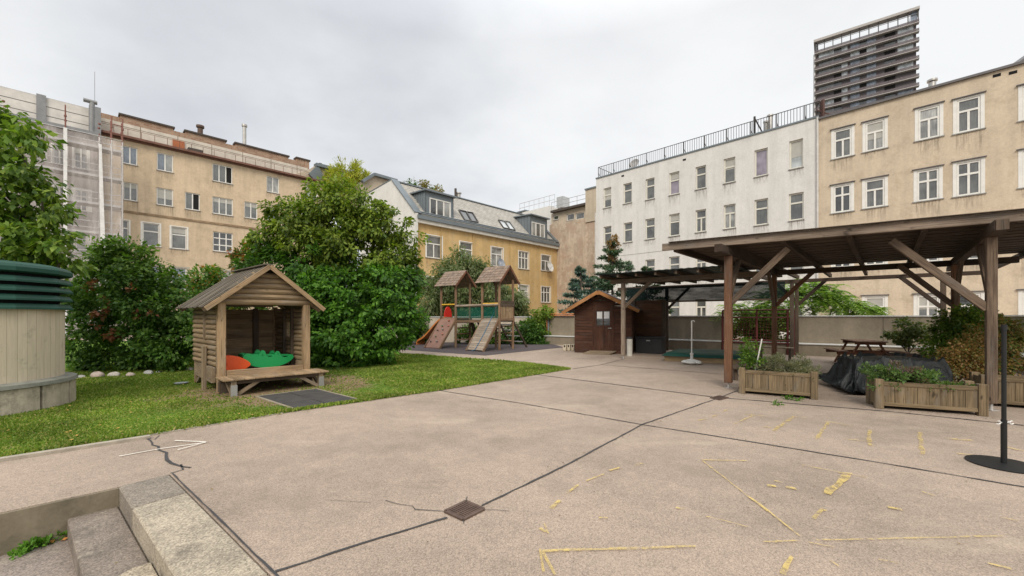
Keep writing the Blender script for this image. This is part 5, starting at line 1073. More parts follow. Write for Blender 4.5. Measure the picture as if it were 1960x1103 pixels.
mb = MB(); q = [sp_(.62, -.02, .07), sp_(1.62, -.02, .07), sp_(1.45, -.55, .0), sp_(.42, -.55, .0)]; mb.prism([p+UP*.01 for p in q], UP*.025); tag(mb.build('door_ramp', w_grey, None), 'flat weathered board ramp lying in front of the shed door', 'ramp')
for i, x in enumerate((1082, 1089.5, 1097)):
    p = G(x, 671.5-i*.3); t = thing('concrete_block', ('leftmost', 'middle', 'rightmost')[i]+' of three grey hollow concrete blocks beside the shed', 'concrete block', p, 'concrete blocks beside the shed'); mb = MB(); mb.box(p+UP*.13, (.135, .26, .26), s1, s2, UP); mb.build('block', m_ring, t, bevel=.015)
    mb = MB(); mb.box(p+UP*.2-s2*.133, (.05, .02, .07), s1, s2, UP); mb.build('hole', MATS['black_void'], t)
# dark partition wall, storage box and bin
t = thing('plank_partition', 'dark brown plank screen wall between the shed and the rear pergola posts', 'wall', P(1236, 680, 17.4)*1); q = V((1212-CX)/FX*17.2, 17.2, 0); dq = U
mb = MB(); z = .05
while z < 2.05: mb.box(q+dq*.62+UP*(z+.07), (1.2, .03, .135), dq, UN, UP); z += .1352
mb.build('planks', wood('partition_wood', (.06, .028, .014), (.15, .075, .04)), t); mb = MB(); [mb.box(q+dq*a+UP*1.05-UN*.03, (.14, .1, 2.1), dq, UN, UP) for a in (.03, 1.24)]; mb.build('posts', w_dark, t)  # dark end columns stand in for the black, shaded gaps beside the planks
p = V((1249-CX)/FX*16.1, 16.35, 0); t = thing('storage_box', 'dark grey storage box under the rear pergola beside the bin', 'storage box', p); m_sb = plain('anthracite_plastic', (.030, .030, .032), .6, 0, .15)
mb = MB(); mb.box(p+UP*.29, (1.0, .55, .58), U, UN, UP); mb.build('box_body', m_sb, t, bevel=.02); mb = MB(); mb.box(p+UP*.615, (1.06, .6, .06), U, UN, UP); mb.build('box_lid', m_sb, t, bevel=.02); mb = MB(); mb.box(p+UP*.5-UN*.285, (.14, .02, .04), U, UN, UP); mb.build('latch', steel, t)
p = G(1205, 681.5); t = thing('waste_bin', 'slim white bin with dark lid beside the thin pergola post', 'bin', p); mb = MB(); mb.cyl(p, p+UP*.62, .10, .105, 20); mb.build('bin_body', plain('bin_white', (.50, .48, .43), .5), t, smooth=True); mb = MB(); mb.cyl(p+UP*.621, p+UP*.69, .112, .105, 20); mb.build('bin_lid', m_sb, t, smooth=True)
# ------------------------------------------------------------------ front pergola
u = V(.802, -.599, 0).normalized(); un = V(.60, .80, 0).normalized()
def post(mb, x, y, z0, z1, w): mb.box(V(x, y, (z0+z1)/2), (w, w, z1-z0), u, V(-u.y, u.x, 0), UP)
pg_ = thing('front_pergola', 'large weathered timber pergola with plank roof, right foreground', 'pergola', (4.36, 8.4, 0)); ZB_ = 2.66
FLp, FRp, BLp, BRp, P5, P6 = V(4.36, 8.42, 0), V(7.36, 6.42, 0), V(7.72, 12.3, 0), V(10.5, 9.9, 0), V(10.27, 15.07, 0), V(13.0, 12.6, 0)
w_pd = wood('pergola_dark', (.030, .02, .014), (.10, .066, .045)); w_pr = wood('pergola_red', (.09, .042, .022), (.27, .14, .08))
for i, (p, wd, mt_) in enumerate(((FLp, .14, w_pr), (FRp, .118, w_perg), (BLp, .13, w_pr), (BRp, .135, w_pr), (P5, .11, w_dark), (P6, .12, w_dark))):
    mb = MB(); post(mb, p.x, p.y, .11, ZB_, wd); po = mb.build('post', mt_, pg_, bevel=.012); mb = MB(); mb.cyl(p, p+UP*.12, .022, n=8); mb.box(p+UP*.008, (.12, .12, .012)); mb.build('post_foot', m_gal, po)
def beam(a, b_, w_, h, mt, nm='beam', up=UP): mb = MB(); mb.bar(a, b_, w_, h, up); return mb.build(nm, mt, pg_, bevel=.006)
dF = (FRp-FLp).normalized(); dS = (BLp-FLp).normalized()
# side beams on posts then front fascia
for a, b_ in ((FLp, BLp), (FRp, BRp)):
    d_ = (b_-a).normalized(); beam(a-d_*.75+UP*(ZB_+.07), b_+d_*1.0+UP*(ZB_+.07), .13, .15, w_pd)
beam(BLp+UP*(ZB_+.05)-dF*1.0, BRp+UP*(ZB_+.05)+dF*1.0, .12, .14, w_pd)
e_ = FRp-FLp; F0 = FLp-dF*1.18-dS*.30; F1 = FRp+dF*1.75-dS*.30
mb = MB(); mb.bar(F0+UP*2.90, F1+UP*2.90, .06, .15); mb.build('fascia', wood('fascia_wood', (.13, .095, .07), (.30, .235, .18)), pg_, bevel=.01)
mb = MB(); mb.bar(F0+UP*2.985-dS*.05+dF*.15, F1+UP*2.985-dS*.05, .10, .012); mb.build('roof_edge_strip', w_dark, pg_)
n = 27; rk = random.Random(9); depth = 6.2
for grp in range(9):
    mb = MB()
    for i in range(grp*3, grp*3+3):
        k = i/n; o_ = dS*(depth*k+.1)-dS*.25; j = rk.uniform(-.10, .10); s_ = FLp-dF*(1.12-.1+j)+o_; dd = (BRp-BLp).normalized()*k+dF*(1-k); s_ = (FLp-dS*.2)-dF*(1.05+j)+dS*(depth*(i+.5)/n); e2_ = s_+(dF*(1-k)+(BRp-BLp).normalized()*k)*(6.3+rk.uniform(-.1, .1))
        mb.bar(s_+UP*(2.93+.012*(i % 2)), e2_+UP*(2.93+.012*(i % 2)), depth/n*.97, .026)
    mb.build('roof_plank', wood('roof_plank', (.045, .032, .024), (.14, .10, .072)), pg_)
for i in range(7):
    a = FLp-dF*.95+dF*(i*.95)-dS*.2; b_ = P5-dF*.95+(P6-P5).normalized()*(i*.95)+dS*.4; b_ = a+dS*9.2 if i < 0 else b_
    mb = MB(); mb.bar(a+UP*2.86, b_+UP*2.86, .08, .12); mb.build('rafter', w_pd, pg_)
beam(P5-dF*1.2+UP*(ZB_+.04), P6+(P6-P5).normalized()*1.0+UP*(ZB_+.04), .10, .12, w_pd)
for p, dirs in ((FLp, ((dF, 1.0, w_perg), (dS, .9, w_perg))), (FRp, ((-dF, 1.15, w_perg), (dS, 1.0, w_perg))), (BLp, ((dF, .95, w_pr), (-dS, .95, w_perg))), (BRp, ((-dF, 1.0, w_perg), (-dS, .95, w_perg))), (P5, ((dF, .85, w_pd), (-dF, .7, w_pd))), (P6, ((-dF, 1.0, w_pd),))):
    for d_, L, mt_ in dirs: mb = MB(); mb.bar(p+d_*.04+UP*(ZB_-L*.98+.03), p+d_*L+UP*(ZB_+.06), .08, .115); mb.build('brace', mt_, pg_, bevel=.006)
mb = MB(); mb.bar(FRp-dS*.75+UP*(ZB_+.07), FRp-dS*.76+UP*(ZB_+.07), .125, .145); mb.build('beam_end', w_dark, pg_)
# ------------------------------------------------------------------ rear pergola with shade netting
rp_ = thing('rear_pergola', 'lower timber pergola with dark corrugated roof and shade netting, behind the shed side', 'pergola', G(1193, 686))
R1 = G(1193, 687); R2 = V(6.20, 12.15, 0); dr_ = (R2-R1).normalized(); dn = V(.62, .785, 0); R3 = V(6.52, 17.6, 0)
mb = MB(); post(mb, R1.x, R1.y, .12, 2.56, .125); po = mb.build('post', wood('grey_post', (.17, .12, .085), (.33, .26, .2)), rp_, bevel=.01); mb = MB(); mb.cyl(R1, R1+UP*.13, .02, n=8); mb.build('post_foot', m_gal, po)
for p in (R3, R3-dr_*1.95, R3+dr_*4.4): mb = MB(); post(mb, p.x, p.y, .0, 2.6, .12); mb.build('post', w_dark, rp_, bevel=.01)
mb = MB(); mb.bar(R1-dr_*.45+UP*2.62, R2+dr_*.8+UP*2.62, .10, .15); mb.build('beam', w_perg, rp_, bevel=.006); mb = MB(); mb.bar(R3-dr_*2.2+UP*2.66, R3+dr_*4.6+UP*2.66, .1, .13); mb.build('beam', w_pd, rp_)
mb = MB(); mb.bar(R1+UP*1.72+dr_*.04, R1+dr_*.95+UP*2.58, .07, .1); mb.build('brace', w_perg, rp_); mb = MB(); mb.bar(R3+UP*1.75+dr_*.04, R3+dr_*.9+UP*2.6, .07, .09); mb.build('brace', w_pd, rp_)
m_cor = plain('dark_green_sheet', (.012, .022, .018), .45, .1, .3)
for i in range(7):
    a = R1-dr_*.55+dr_*(i*.62)-dn*.62; mb = MB(); mb.bar(a+UP*2.76, a+dn*4.6+UP*2.78, .06, .10); mb.build('rafter', w_perg, rp_)
mb = MB(); n = 80; s0 = R1-dr_*.75-dn*.7; Lr = 4.3
for i in range(n):
    x0 = Lr*i/n; x1 = Lr*(i+1)/n; z0 = .007*math.sin(i*math.pi/2); z1 = .007*math.sin((i+1)*math.pi/2); a = s0+dr_*x0+UP*(2.85+z0); b_ = s0+dr_*x1+UP*(2.85+z1); mb.add([a, b_, b_+dn*4.9, a+dn*4.9], [(0, 1, 2, 3)], [(0, 0, 0)]*4)
o_ = mb.build('corrugated_roof', m_cor, rp_); o_.modifiers.new('s', 'SOLIDIFY').thickness = .02
mb = MB(); a = R3-dr_*1.75-dn*.1; b_ = R3+dr_*4.2-dn*.1; p = [a+UP*2.07, b_+UP*2.07, b_+UP*2.68, a+UP*2.68]; mb.add(p, [(0, 1, 2, 3)], [(0, 0, 0), (6, 0, 0), (6, .7, 0), (0, .7, 0)]); mb.build('shade_net', seethru('shade_net', (.010, .018, .017), .90, (.6, 2, 1), 1.5, .12), rp_)
mb = MB(); mb.bar(a+UP*2.05, b_+UP*2.05, .04, .06); mb.build('net_rail', w_perg, rp_)
# ------------------------------------------------------------------ covered sandbox
SB = G(1272, 691); su = (G(1420, 699)-SB).normalized(); sv = V(-su.y, su.x, 0)
sbx = thing('covered_sandbox', 'low timber sandbox covered with a dark green tarpaulin', 'sandbox', SB); w_sb = wood('sandbox_wood', (.26, .17, .085), (.42, .30, .16))
def bb(mb, a0, a1, b0, b1, z0, z1): mb.box(SB+su*(a0+a1)/2+sv*(b0+b1)/2+UP*(z0+z1)/2, (abs(a1-a0), abs(b1-b0), abs(z1-z0)), su, sv, UP)
for a0, a1, b0, b1 in ((0, 2.5, -.03, .03), (0, 2.5, 2.37, 2.43), (0, .06, .04, 2.36), (2.44, 2.5, .04, 2.36)): mb = MB(); bb(mb, a0, a1, b0, b1, 0, .21); mb.build('side_board', w_sb, sbx, bevel=.008)
mb = MB(); n = 26
def cz(i, j):
    x, y = i/n, j/n; e = min(x, 1-x, y, 1-y); z = .235+.05*min(1, e*6)+.012*math.sin(x*9+y*4)+.01*math.sin(y*13); 
    if e < .001: z = .17
    return SB+su*(-.08+2.66*x)+sv*(-.10+2.62*y)+UP*z
vs = [cz(i, j) for i in range(n+1) for j in range(n+1)]; fs = [(i*(n+1)+j, (i+1)*(n+1)+j, (i+1)*(n+1)+j+1, i*(n+1)+j+1) for i in range(n) for j in range(n)]; mb.add(vs, fs, vs); mb.build('cover', plain('green_tarpaulin', (.012, .058, .042), .55, 0, .2, 3, .15), sbx, smooth=True)
# parasol stand
p = G(1324, 697.5); t = thing('parasol_stand', 'white plastic parasol stand with bare pole in front of the sandbox', 'parasol stand', p); m_wp = plain('white_plastic', (.60, .58, .53), .5, 0, .08)
mb = MB()
for k in range(5): a = k*1.2566+.4; mb.blob(p+V(math.cos(a)*.15, math.sin(a)*.15, .065), (.15, .15, .065), 14, 8)
mb.blob(p+UP*.08, (.2, .2, .08), 16, 8); mb.build('base', m_wp, t, smooth=True); mb = MB(); mb.cyl(p+UP*.1, p+UP*.30, .045, .038); mb.cyl(p+UP*.30, p+UP*1.31, .019, n=10); mb.cyl(p+UP*.28, p+UP*.34, .05, n=12); mb.tube([p+UP*1.30, p+V(.06, 0, 1.31), p+V(.09, 0, 1.27)], .015); mb.build('pole', m_wp, t, smooth=True)
# ------------------------------------------------------------------ planters
def planter(label, q0, q1, depth, h, grp='wooden planters under the pergola'):
    a = (q1-q0).normalized(); b_ = V(-a.y, a.x, 0); L = (q1-q0).length; t = thing('wooden_planter', label, 'planter', q0, grp); pw = .105
    def bx(mb, x0, x1, y0, y1, z0, z1): mb.box(q0+a*(x0+x1)/2+b_*(y0+y1)/2+UP*(z0+z1)/2, (abs(x1-x0), abs(y1-y0), abs(z1-z0)), a, b_, UP)
    for x in (0, L-pw):
        for y in (0, depth-pw): mb = MB(); bx(mb, x, x+pw, y, y+pw, 0, h); mb.build('post', w_pl, t, bevel=.008)
    for y0 in (.02, depth-.05):
        mb = MB(); k = 8
        for i in range(k): x0 = pw+(L-2*pw)*i/k; bx(mb, x0+.002, x0+(L-2*pw)/k-.002, y0+.006, y0+.026, .10, h-.09)
        mb.build('side_boards', w_pl, t, bevel=.003); mb = MB(); bx(mb, pw, L-pw, y0-.004, y0+.034, h-.10, h-.035); bx(mb, pw, L-pw, y0-.004, y0+.034, .05, .105); mb.build('rail', w_pl, t, bevel=.005)
    for x0 in (.02, L-.05):
        mb = MB(); bx(mb, x0+.005, x0+.025, pw, depth-pw, .05, h-.04); mb.build('side_boards', w_pl, t, bevel=.003)
    mb = MB(); bx(mb, .05, L-.05, .05, depth-.05, .12, h-.13); mb.build('soil', plain('planter_soil', (.035, .025, .018), .95, 0, .4, 20, .5), t)
    return q0, a, b_, L
pl1 = planter('weathered wooden planter with lavender and tomato, left of the two front planters', G(1414, 753), G(1566, 766), .48, .48)
pl2 = planter('larger weathered wooden planter in front of the black tarpaulin heap', G(1676, 782), G(1893, 798), .46, .46)
q = G(1906, 783)+V(.05, .25, 0); pl3 = planter('wooden planter half hidden behind the right pergola post', q, q+V(.80, -.50, 0), .5, .50)
# dark planter trough at the back wall
q = V((1700-CX)/FX*11.9, 11.9, 0); t = thing('plant_trough', 'dark low trough with a shrub against the parapet wall', 'planter', q); mb = MB(); mb.box(q+U*.75+UP*.2, (1.6, .4, .36), U, UN, UP); mb.build('trough_body', wood('trough_wood', (.04, .022, .015), (.10, .055, .035)), t, bevel=.01); mb = MB(); mb.box(q+U*.75+UP*.39, (1.5, .3, .02), U, UN, UP); mb.build('soil', MATS['planter_soil'], t)
# ------------------------------------------------------------------ picnic tables
def picnic(label, c, ax, s=1.0, mat=None, grp='picnic tables'):
    mat = mat or w_red; ax = ax.normalized(); ay = V(-ax.y, ax.x, 0); t = thing('picnic_table', label, 'picnic table', c, grp)
    def bx(mb, x0, x1, y0, y1, z0, z1): mb.box(c+ax*(x0+x1)/2*s+ay*(y0+y1)/2*s+UP*(z0+z1)/2*s, (abs(x1-x0)*s, abs(y1-y0)*s, abs(z1-z0)*s), ax, ay, UP)
    mb = MB(); [bx(mb, -.62, .62, -.36+.145*i+.004, -.36+.145*(i+1)-.004, .69, .72) for i in range(5)]; mb.build('tabletop', wood('table_top', (.13, .07, .045), (.27, .165, .11)), t, bevel=.004)
    for sy in (-1, 1): mb = MB(); bx(mb, -.62, .62, sy*.70-.13, sy*.70-.005, .40, .43); bx(mb, -.62, .62, sy*.70+.005, sy*.70+.13, .40, .43); mb.build('seat', MATS['table_top'], t, bevel=.004)
    for x in (-.45, .45):
        mb = MB(); bx(mb, x-.02, x+.02, -.80, .80, .31, .395); bx(mb, x-.02, x+.02, -.36, .36, .61, .688); mb.build('cross_beam', mat, t)
        for sy in (-1, 1): mb = MB(); mb.bar(c+ax*(x+.045)*s+ay*sy*.22*s+UP*.68*s, c+ax*(x+.045)*s+ay*sy*.56*s, .04*s, .09*s, ax); mb.build('leg', mat, t)
picnic('red-brown picnic table with benches by the parapet wall', V(10.55, 12.55, 0), V(.35, .94, 0), 1.0)
# small dark low bench table between post and planter
p = G(1497, 693); t = thing('low_bench', 'weathered low bench with grey cloth behind the left planter', 'bench', p)
mb = MB(); [mb.box(p+V(.1, .5, .0)+u*.0+un*(y)+UP*.42, (1.0, .13, .03), u, un, UP) for y in (-.2, -.06, .08)]; mb.build('seat', w_grey, t, bevel=.004); 
for a in (-.4, .4): mb = MB(); mb.box(p+V(.1, .5, 0)+u*a-un*.05+UP*.2, (.06, .36, .40), u, un, UP); mb.build('leg', w_dark, t)
p = V(3.66+.9, 8.9, 0); q = G(1430, 735); t = thing('wood_board', 'loose dark board resting on stones left of the planter', 'board', q+V(.1, .35, 0)); mb = MB(); mb.bar(q+V(-.05, .4, .27), q+V(.45, .9, .36), .28, .03); mb.build('board', w_dark, t, bevel=.005); mb = MB(); mb.bar(q+V(.02, .5, .0), q+V(.02, .5, .27), .07, .07); mb.build('leg', w_dark, t)
# ------------------------------------------------------------------ tarpaulin heap
c = V(7.15, 7.95, 0); tx = V(.93, -.36, 0).normalized(); ty = V(-tx.y, tx.x, 0); mb = MB(); nx, ny = 110, 80
from mathutils import noise as mn
def tarp(i, j):
    x = -1.0+2.0*i/nx; y = -.85+1.7*j/ny
    ex = max(0, abs(x)-.62); ey = max(0, abs(y)-.42); e = math.hypot(ex, ey)
    z = .66-.04*abs(x)+.015*math.sin(x*5)+.012*math.sin(y*9)
    p = V(x*2.4, y*2.4, 1.3)+V(mn.noise(V(x, y, 5)*2), mn.noise(V(x, y, 9)*2), 0)*.8; f = (1-abs(mn.noise(p*1.1))*2.2)*.5+(1-abs(mn.noise(p*2.3+V(3, 1, 0)))*2.2)*.38+(1-abs(mn.noise(p*4.9))*2)*.26+(1-abs(mn.noise(p*10))*2)*.10-.1
    if e > 0: z = max(.02+.05*abs(f), .66-e*1.9+.16*(f-.5)); kx = 1-.55*min(1, ex*1.3); 
    sl = min(1, e*3); rip = (f-.3)*.19*(.30+sl)
    cx_ = x-math.copysign(ex*.55, x); cy_ = y-math.copysign(ey*.55, y)
    return c+tx*(cx_+rip*(1 if x > 0 else -1)*sl)+ty*(cy_+rip*(1 if y > 0 else -1)*sl)+UP*max(.012, z+rip*(.22 if e <= 0 else .4))
vs = [tarp(i, j) for i in range(nx+1) for j in range(ny+1)]; fs = [(i*(ny+1)+j, (i+1)*(ny+1)+j, (i+1)*(ny+1)+j+1, i*(ny+1)+j+1) for i in range(nx) for j in range(ny)]; mb.add(vs, fs, vs)
tag(mb.build('tarpaulin_heap', plain('black_tarpaulin', (.011, .014, .015), .55, 0, .2, 4, .5, spec=.35), None, smooth=False), 'crumpled black tarpaulin covering a low heap between the planters', 'tarpaulin')
for f in bpy.data.objects['tarpaulin_heap'].data.polygons: f.use_smooth = True
# ------------------------------------------------------------------ barrier post
p = V(4.79, 4.07, 0); t = thing('barrier_post', 'slim black barrier post on a round flat base, right foreground', 'barrier post', p); m_bk = plain('black_powder_coat', (.016, .017, .017), .45, .2, .15)
mb = MB(); mb.cyl(p+UP*.002, p+UP*.012, .262, n=64); mb.cyl(p+UP*.012, p+UP*.02, .262, .06, n=64); mb.build('base', m_bk, t, smooth=True); mb = MB(); mb.cyl(p+UP*.015, p+UP*1.34, .0175, n=16); mb.build('pole', m_bk, t, smooth=True); mb = MB(); mb.cyl(p+UP*.02, p+UP*.44, .0225, n=16); mb.build('sleeve', m_bk, t, smooth=True); mb = MB(); mb.cyl(p+UP*1.31, p+UP*1.365, .022, n=16); mb.build('cap', m_bk, t, smooth=True)
for sgn in (-1, 1):
    mb = MB(); pts = [p+V(sgn*(.02), -.0, .41+(-.0))]+[p+V(sgn*(.045+.022*math.cos(k*.7)+.02), -.01, .415+.016*math.sin(k*.7)*1) for k in range(2, 9)]; mb.tube(pts, .0045, 6); mb.build('chain_hook', plain('hook_white', (.75, .75, .72), .4), t, smooth=True)
# ------------------------------------------------------------------ vegetation
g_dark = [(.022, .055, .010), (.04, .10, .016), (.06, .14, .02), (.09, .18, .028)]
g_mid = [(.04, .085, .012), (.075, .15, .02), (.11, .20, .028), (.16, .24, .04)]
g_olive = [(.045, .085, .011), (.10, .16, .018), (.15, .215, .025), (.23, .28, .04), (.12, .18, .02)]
bark = wood('bark', (.05, .04, .03), (.14, .115, .09))
def tree(name, label, cat, base, tips, r, sets, group=None, bk=None, seed=1):
    t = thing(name, label, cat, base, group)
    if tips: mb = MB(); limbs(mb, base, tips, r, seed); mb.build('trunk', bk or bark, t, smooth=True)
    for s in sets:
        nm, mat, cl, n, kw = s; foliage(nm, mat, t, cl, n, **kw)
    return t
# big ash-leaved tree in the middle
up = [(600, 470, 70), (650, 420, 55), (640, 380, 42), (655, 362, 28), (700, 430, 50), (735, 440, 42), (718, 400, 26), (560, 440, 55), (515, 445, 34), (530, 405, 26), (500, 470, 26), (580, 400, 40), (690, 385, 30), (755, 470, 42), (775, 500, 30), (615, 395, 40), (660, 480, 70), (735, 500, 60), (492, 438, 14), (526, 396, 13), (572, 366, 13), (612, 348, 13), (700, 362, 13), (748, 396, 15), (730, 378, 11), (792, 452, 14), (804, 486, 13), (478, 458, 12), (658, 334, 11), (550, 380, 10), (770, 420, 12)]
b0 = V(-4.5, 13.2, 0)
tree('leafy_tree', 'tall dense green tree behind the play house in the middle of the picture', 'tree', b0, [P(640, 400, 13), P(560, 430, 13), P(740, 450, 13), P(600, 500, 13), P(700, 400, 13.4)], .14,
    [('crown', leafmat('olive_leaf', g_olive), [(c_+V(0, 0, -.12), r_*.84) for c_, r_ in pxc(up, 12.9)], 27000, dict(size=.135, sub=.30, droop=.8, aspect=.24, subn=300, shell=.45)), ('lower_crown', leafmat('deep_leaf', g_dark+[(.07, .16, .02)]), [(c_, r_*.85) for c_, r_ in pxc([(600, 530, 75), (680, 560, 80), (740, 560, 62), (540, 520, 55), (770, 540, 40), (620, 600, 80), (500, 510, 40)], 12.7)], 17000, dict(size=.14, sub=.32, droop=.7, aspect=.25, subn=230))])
tree('ivy_hedge', 'dense dark creeper-covered bush reaching the lawn right of the play house', 'bush', V(-4.2, 12.3, 0), [P(680, 620, 12.4), P(730, 620, 12.2), P(630, 600, 12.6)], .05,
    [('foliage', leafmat('creeper_leaf', [(.03, .09, .01), (.055, .14, .015), (.085, .20, .02), (.14, .28, .035)]), pxc([(680, 640, 70), (635, 620, 60), (740, 610, 55), (725, 650, 42), (690, 680, 36), (630, 680, 40), (745, 560, 50), (600, 650, 60), (760, 640, 26), (665, 580, 60), (610, 570, 50)], 12.1), 26000, dict(size=.12, sub=.22, droop=.6, aspect=.3, shell=.75, zmin=.02))])
# hedge left with red leaves
m_hl = leafmat('hedge_leaf', [(.03, .075, .012), (.06, .13, .018), (.09, .18, .03), (.13, .22, .04), (.05, .11, .015), (.045, .12, .02), (.16, .25, .05), (.08, .16, .02), (.05, .12, .02)])
HL = pxc([(160, 600, 60), (210, 560, 60), (260, 560, 58), (310, 590, 55), (350, 600, 50), (165, 690, 26), (205, 692, 26), (245, 692, 26), (285, 690, 26), (325, 688, 26), (360, 688, 24), (180, 650, 55), (240, 640, 60), (300, 650, 55), (350, 655, 48), (150, 560, 30), (330, 545, 30), (390, 640, 40)], 11.0)
tree('mixed_hedge', 'tall mixed hedge with reddish leaves between the vent shaft and play house', 'hedge', V(-9.5, 11.5, 0), [P(x, 560, 11.3) for x in (160, 200, 240, 280, 320, 360)], .03,
    [('foliage', m_hl, [(c_, r_*.92) for c_, r_ in HL], 30000, dict(size=.095, sub=.24, droop=.5, aspect=.32, shell=.45, zmin=.02, subn=330)), ('red_leaves', leafmat('red_leaf', [(.18, .07, .03), (.27, .10, .045), (.14, .06, .03), (.24, .15, .05)]), pxc([(195, 600, 9), (205, 572, 7), (252, 552, 6), (265, 610, 9), (185, 625, 8), (230, 585, 6), (165, 560, 9), (170, 545, 8), (215, 640, 7), (300, 600, 5), (250, 640, 7)], 10.35), 230, dict(size=.11, sub=.08, aspect=.3, shell=.1, subn=18)), ('shoots', leafmat('shoot_leaf', g_mid), pxc([(215, 490, 26), (250, 500, 34), (195, 510, 25), (265, 475, 14), (232, 475, 16), (290, 525, 26), (180, 475, 10), (160, 520, 20)], 11), 3600, dict(size=.11, sub=.2, aspect=.3, shell=.2))])
tree('back_shrub', 'bright leafy bush behind the play house roof on its left', 'bush', V(-8.2, 12.8, 0), [P(410, 540, 12.8), P(380, 560, 12.8)], .04,
    [('foliage', leafmat('fresh_leaf', [(.04, .09, .015), (.07, .15, .02), (.10, .20, .03), (.14, .24, .045), (.35, .15, .03)]), pxc([(400, 545, 32), (370, 560, 28), (430, 550, 26), (400, 590, 36), (440, 590, 30), (480, 600, 40)], 12.6), 7000, dict(size=.11, sub=.2, aspect=.3))])
tree('red_leaf_shrub', 'reddish tipped shrub between tan building and tall tree', 'bush', V(-7.9, 13.6, 0), [P(450, 490, 13.4), P(475, 480, 13.4)], .03,
    [('foliage', leafmat('turning_leaf', [(.05, .10, .02), (.08, .13, .02), (.12, .14, .03), (.30, .13, .03), (.38, .10, .05)]), pxc([(460, 482, 16), (482, 495, 20), (445, 488, 9), (472, 515, 20)], 13.3), 1700, dict(size=.10, sub=.14, aspect=.3, shell=.3))])
# cherry tree at the left edge
ch = pxc([(30, 250, 38, -.3), (-20, 330, 70, 0), (50, 330, 42, 0), (75, 360, 36, .3), (40, 400, 60, .1), (90, 400, 32, 0), (60, 455, 50, 0), (0, 450, 60, 0), (-60, 420, 70, 0), (100, 450, 26, 0), (20, 225, 22, 0), (-40, 250, 60, 0), (110, 480, 22, 0), (45, 485, 40, 0), (130, 505, 20, .2), (0, 300, 50, .4)], 8.3)
tree('cherry_tree', 'large-leaved green tree overhanging the vent shaft at the left edge', 'tree', V(-10.6, 9.2, 0), [P(30, 260, 8.3), P(80, 380, 8.3), P(40, 440, 8.4), P(-60, 400, 8.6), P(110, 470, 8.3), P(10, 330, 8.3)], .09,
    [('crown', leafmat('cherry_leaf', [(.05, .10, .012), (.085, .16, .018), (.12, .20, .025), (.17, .26, .035), (.22, .28, .05)]), ch, 6500, dict(size=.14, sub=.17, droop=.9, aspect=.3, shell=.2, subn=300))])
# bamboo on the distant roof
tree('roof_bamboo', 'yellow-green bamboo on the roof terrace above the tall tree', 'bamboo', g(300, 200)+FG.n*2, [g(x, 100)+FG.n*2 for x in (240, 280, 320, 360)], .05,
    [('foliage', leafmat('bamboo_leaf', [(.22, .26, .03), (.32, .34, .05), (.40, .38, .06)]), [(g(x, y+22)+FG.n*2, r) for x, y, r in ((240, 135, 1.3), (290, 128, 1.6), (340, 140, 1.5), (300, 160, 2.2), (245, 160, 1.5), (370, 160, 1.3))], 5000, dict(size=.42, sub=.5, droop=-.3, aspect=.12))])
for i, (x, y, r, lab) in enumerate(((740, 168, .9, 'small potted shrub at the left of the distant roof garden'), (825, 165, .7, 'yellowish potted shrub in the middle of the distant roof garden'), (860, 200, .7, 'low reddish shrub in the distant roof garden'), (905, 200, 1.0, 'dark shrub at the right end of the distant roof garden'))):
    tree('roof_shrub', lab, 'shrub', gh(x, y+20)-FH.n*.5, None, 0, [('foliage', leafmat('roof_leaf%d' % (i % 2), g_dark+[(.18, .12, .05)] if i % 2 == 0 else [(.16, .16, .03), (.22, .17, .05)]), [(gh(x, y+4)-FH.n*.3, r*.7)], 260, dict(size=.28, sub=.3, aspect=.25, shell=.2))], 'shrubs on the distant roof garden')
# feathery trees behind the climbing frame
tree('feathery_tree', 'loose feathery tree behind the left tower of the climbing frame', 'tree', V(-3.3, 24.5, 0), [P(840, 520, 24.4), P(870, 500, 24.4), P(900, 520, 24.4), P(885, 480, 24.4), P(820, 560, 24.4)], .07,
    [('crown', leafmat('feather_leaf', [(.075, .115, .04), (.11, .15, .055), (.15, .185, .07), (.20, .21, .10)]), pxc([(835, 575, 40), (880, 540, 42), (900, 590, 40), (860, 520, 28), (884, 490, 15), (905, 520, 26), (820, 545, 22), (850, 610, 35)], 24.4), 20000, dict(size=.22, sub=.45, droop=1.0, aspect=.13, shell=.2))], bk=wood('pale_bark', (.2, .17, .14), (.38, .33, .28)))
tree('feathery_tree', 'weeping feathery tree behind the right tower of the climbing frame', 'tree', V(.0, 24.5, 0), [P(960, 540, 24.4), P(990, 560, 24.4), P(930, 520, 24.4)], .07,
    [('crown', MATS['feather_leaf'], pxc([(930, 540, 30), (960, 570, 36), (990, 580, 22), (945, 600, 30), (1000, 610, 16), (915, 510, 16)], 24.4), 12000, dict(size=.22, sub=.45, droop=1.2, aspect=.13, shell=.2))], bk=MATS['pale_bark'])
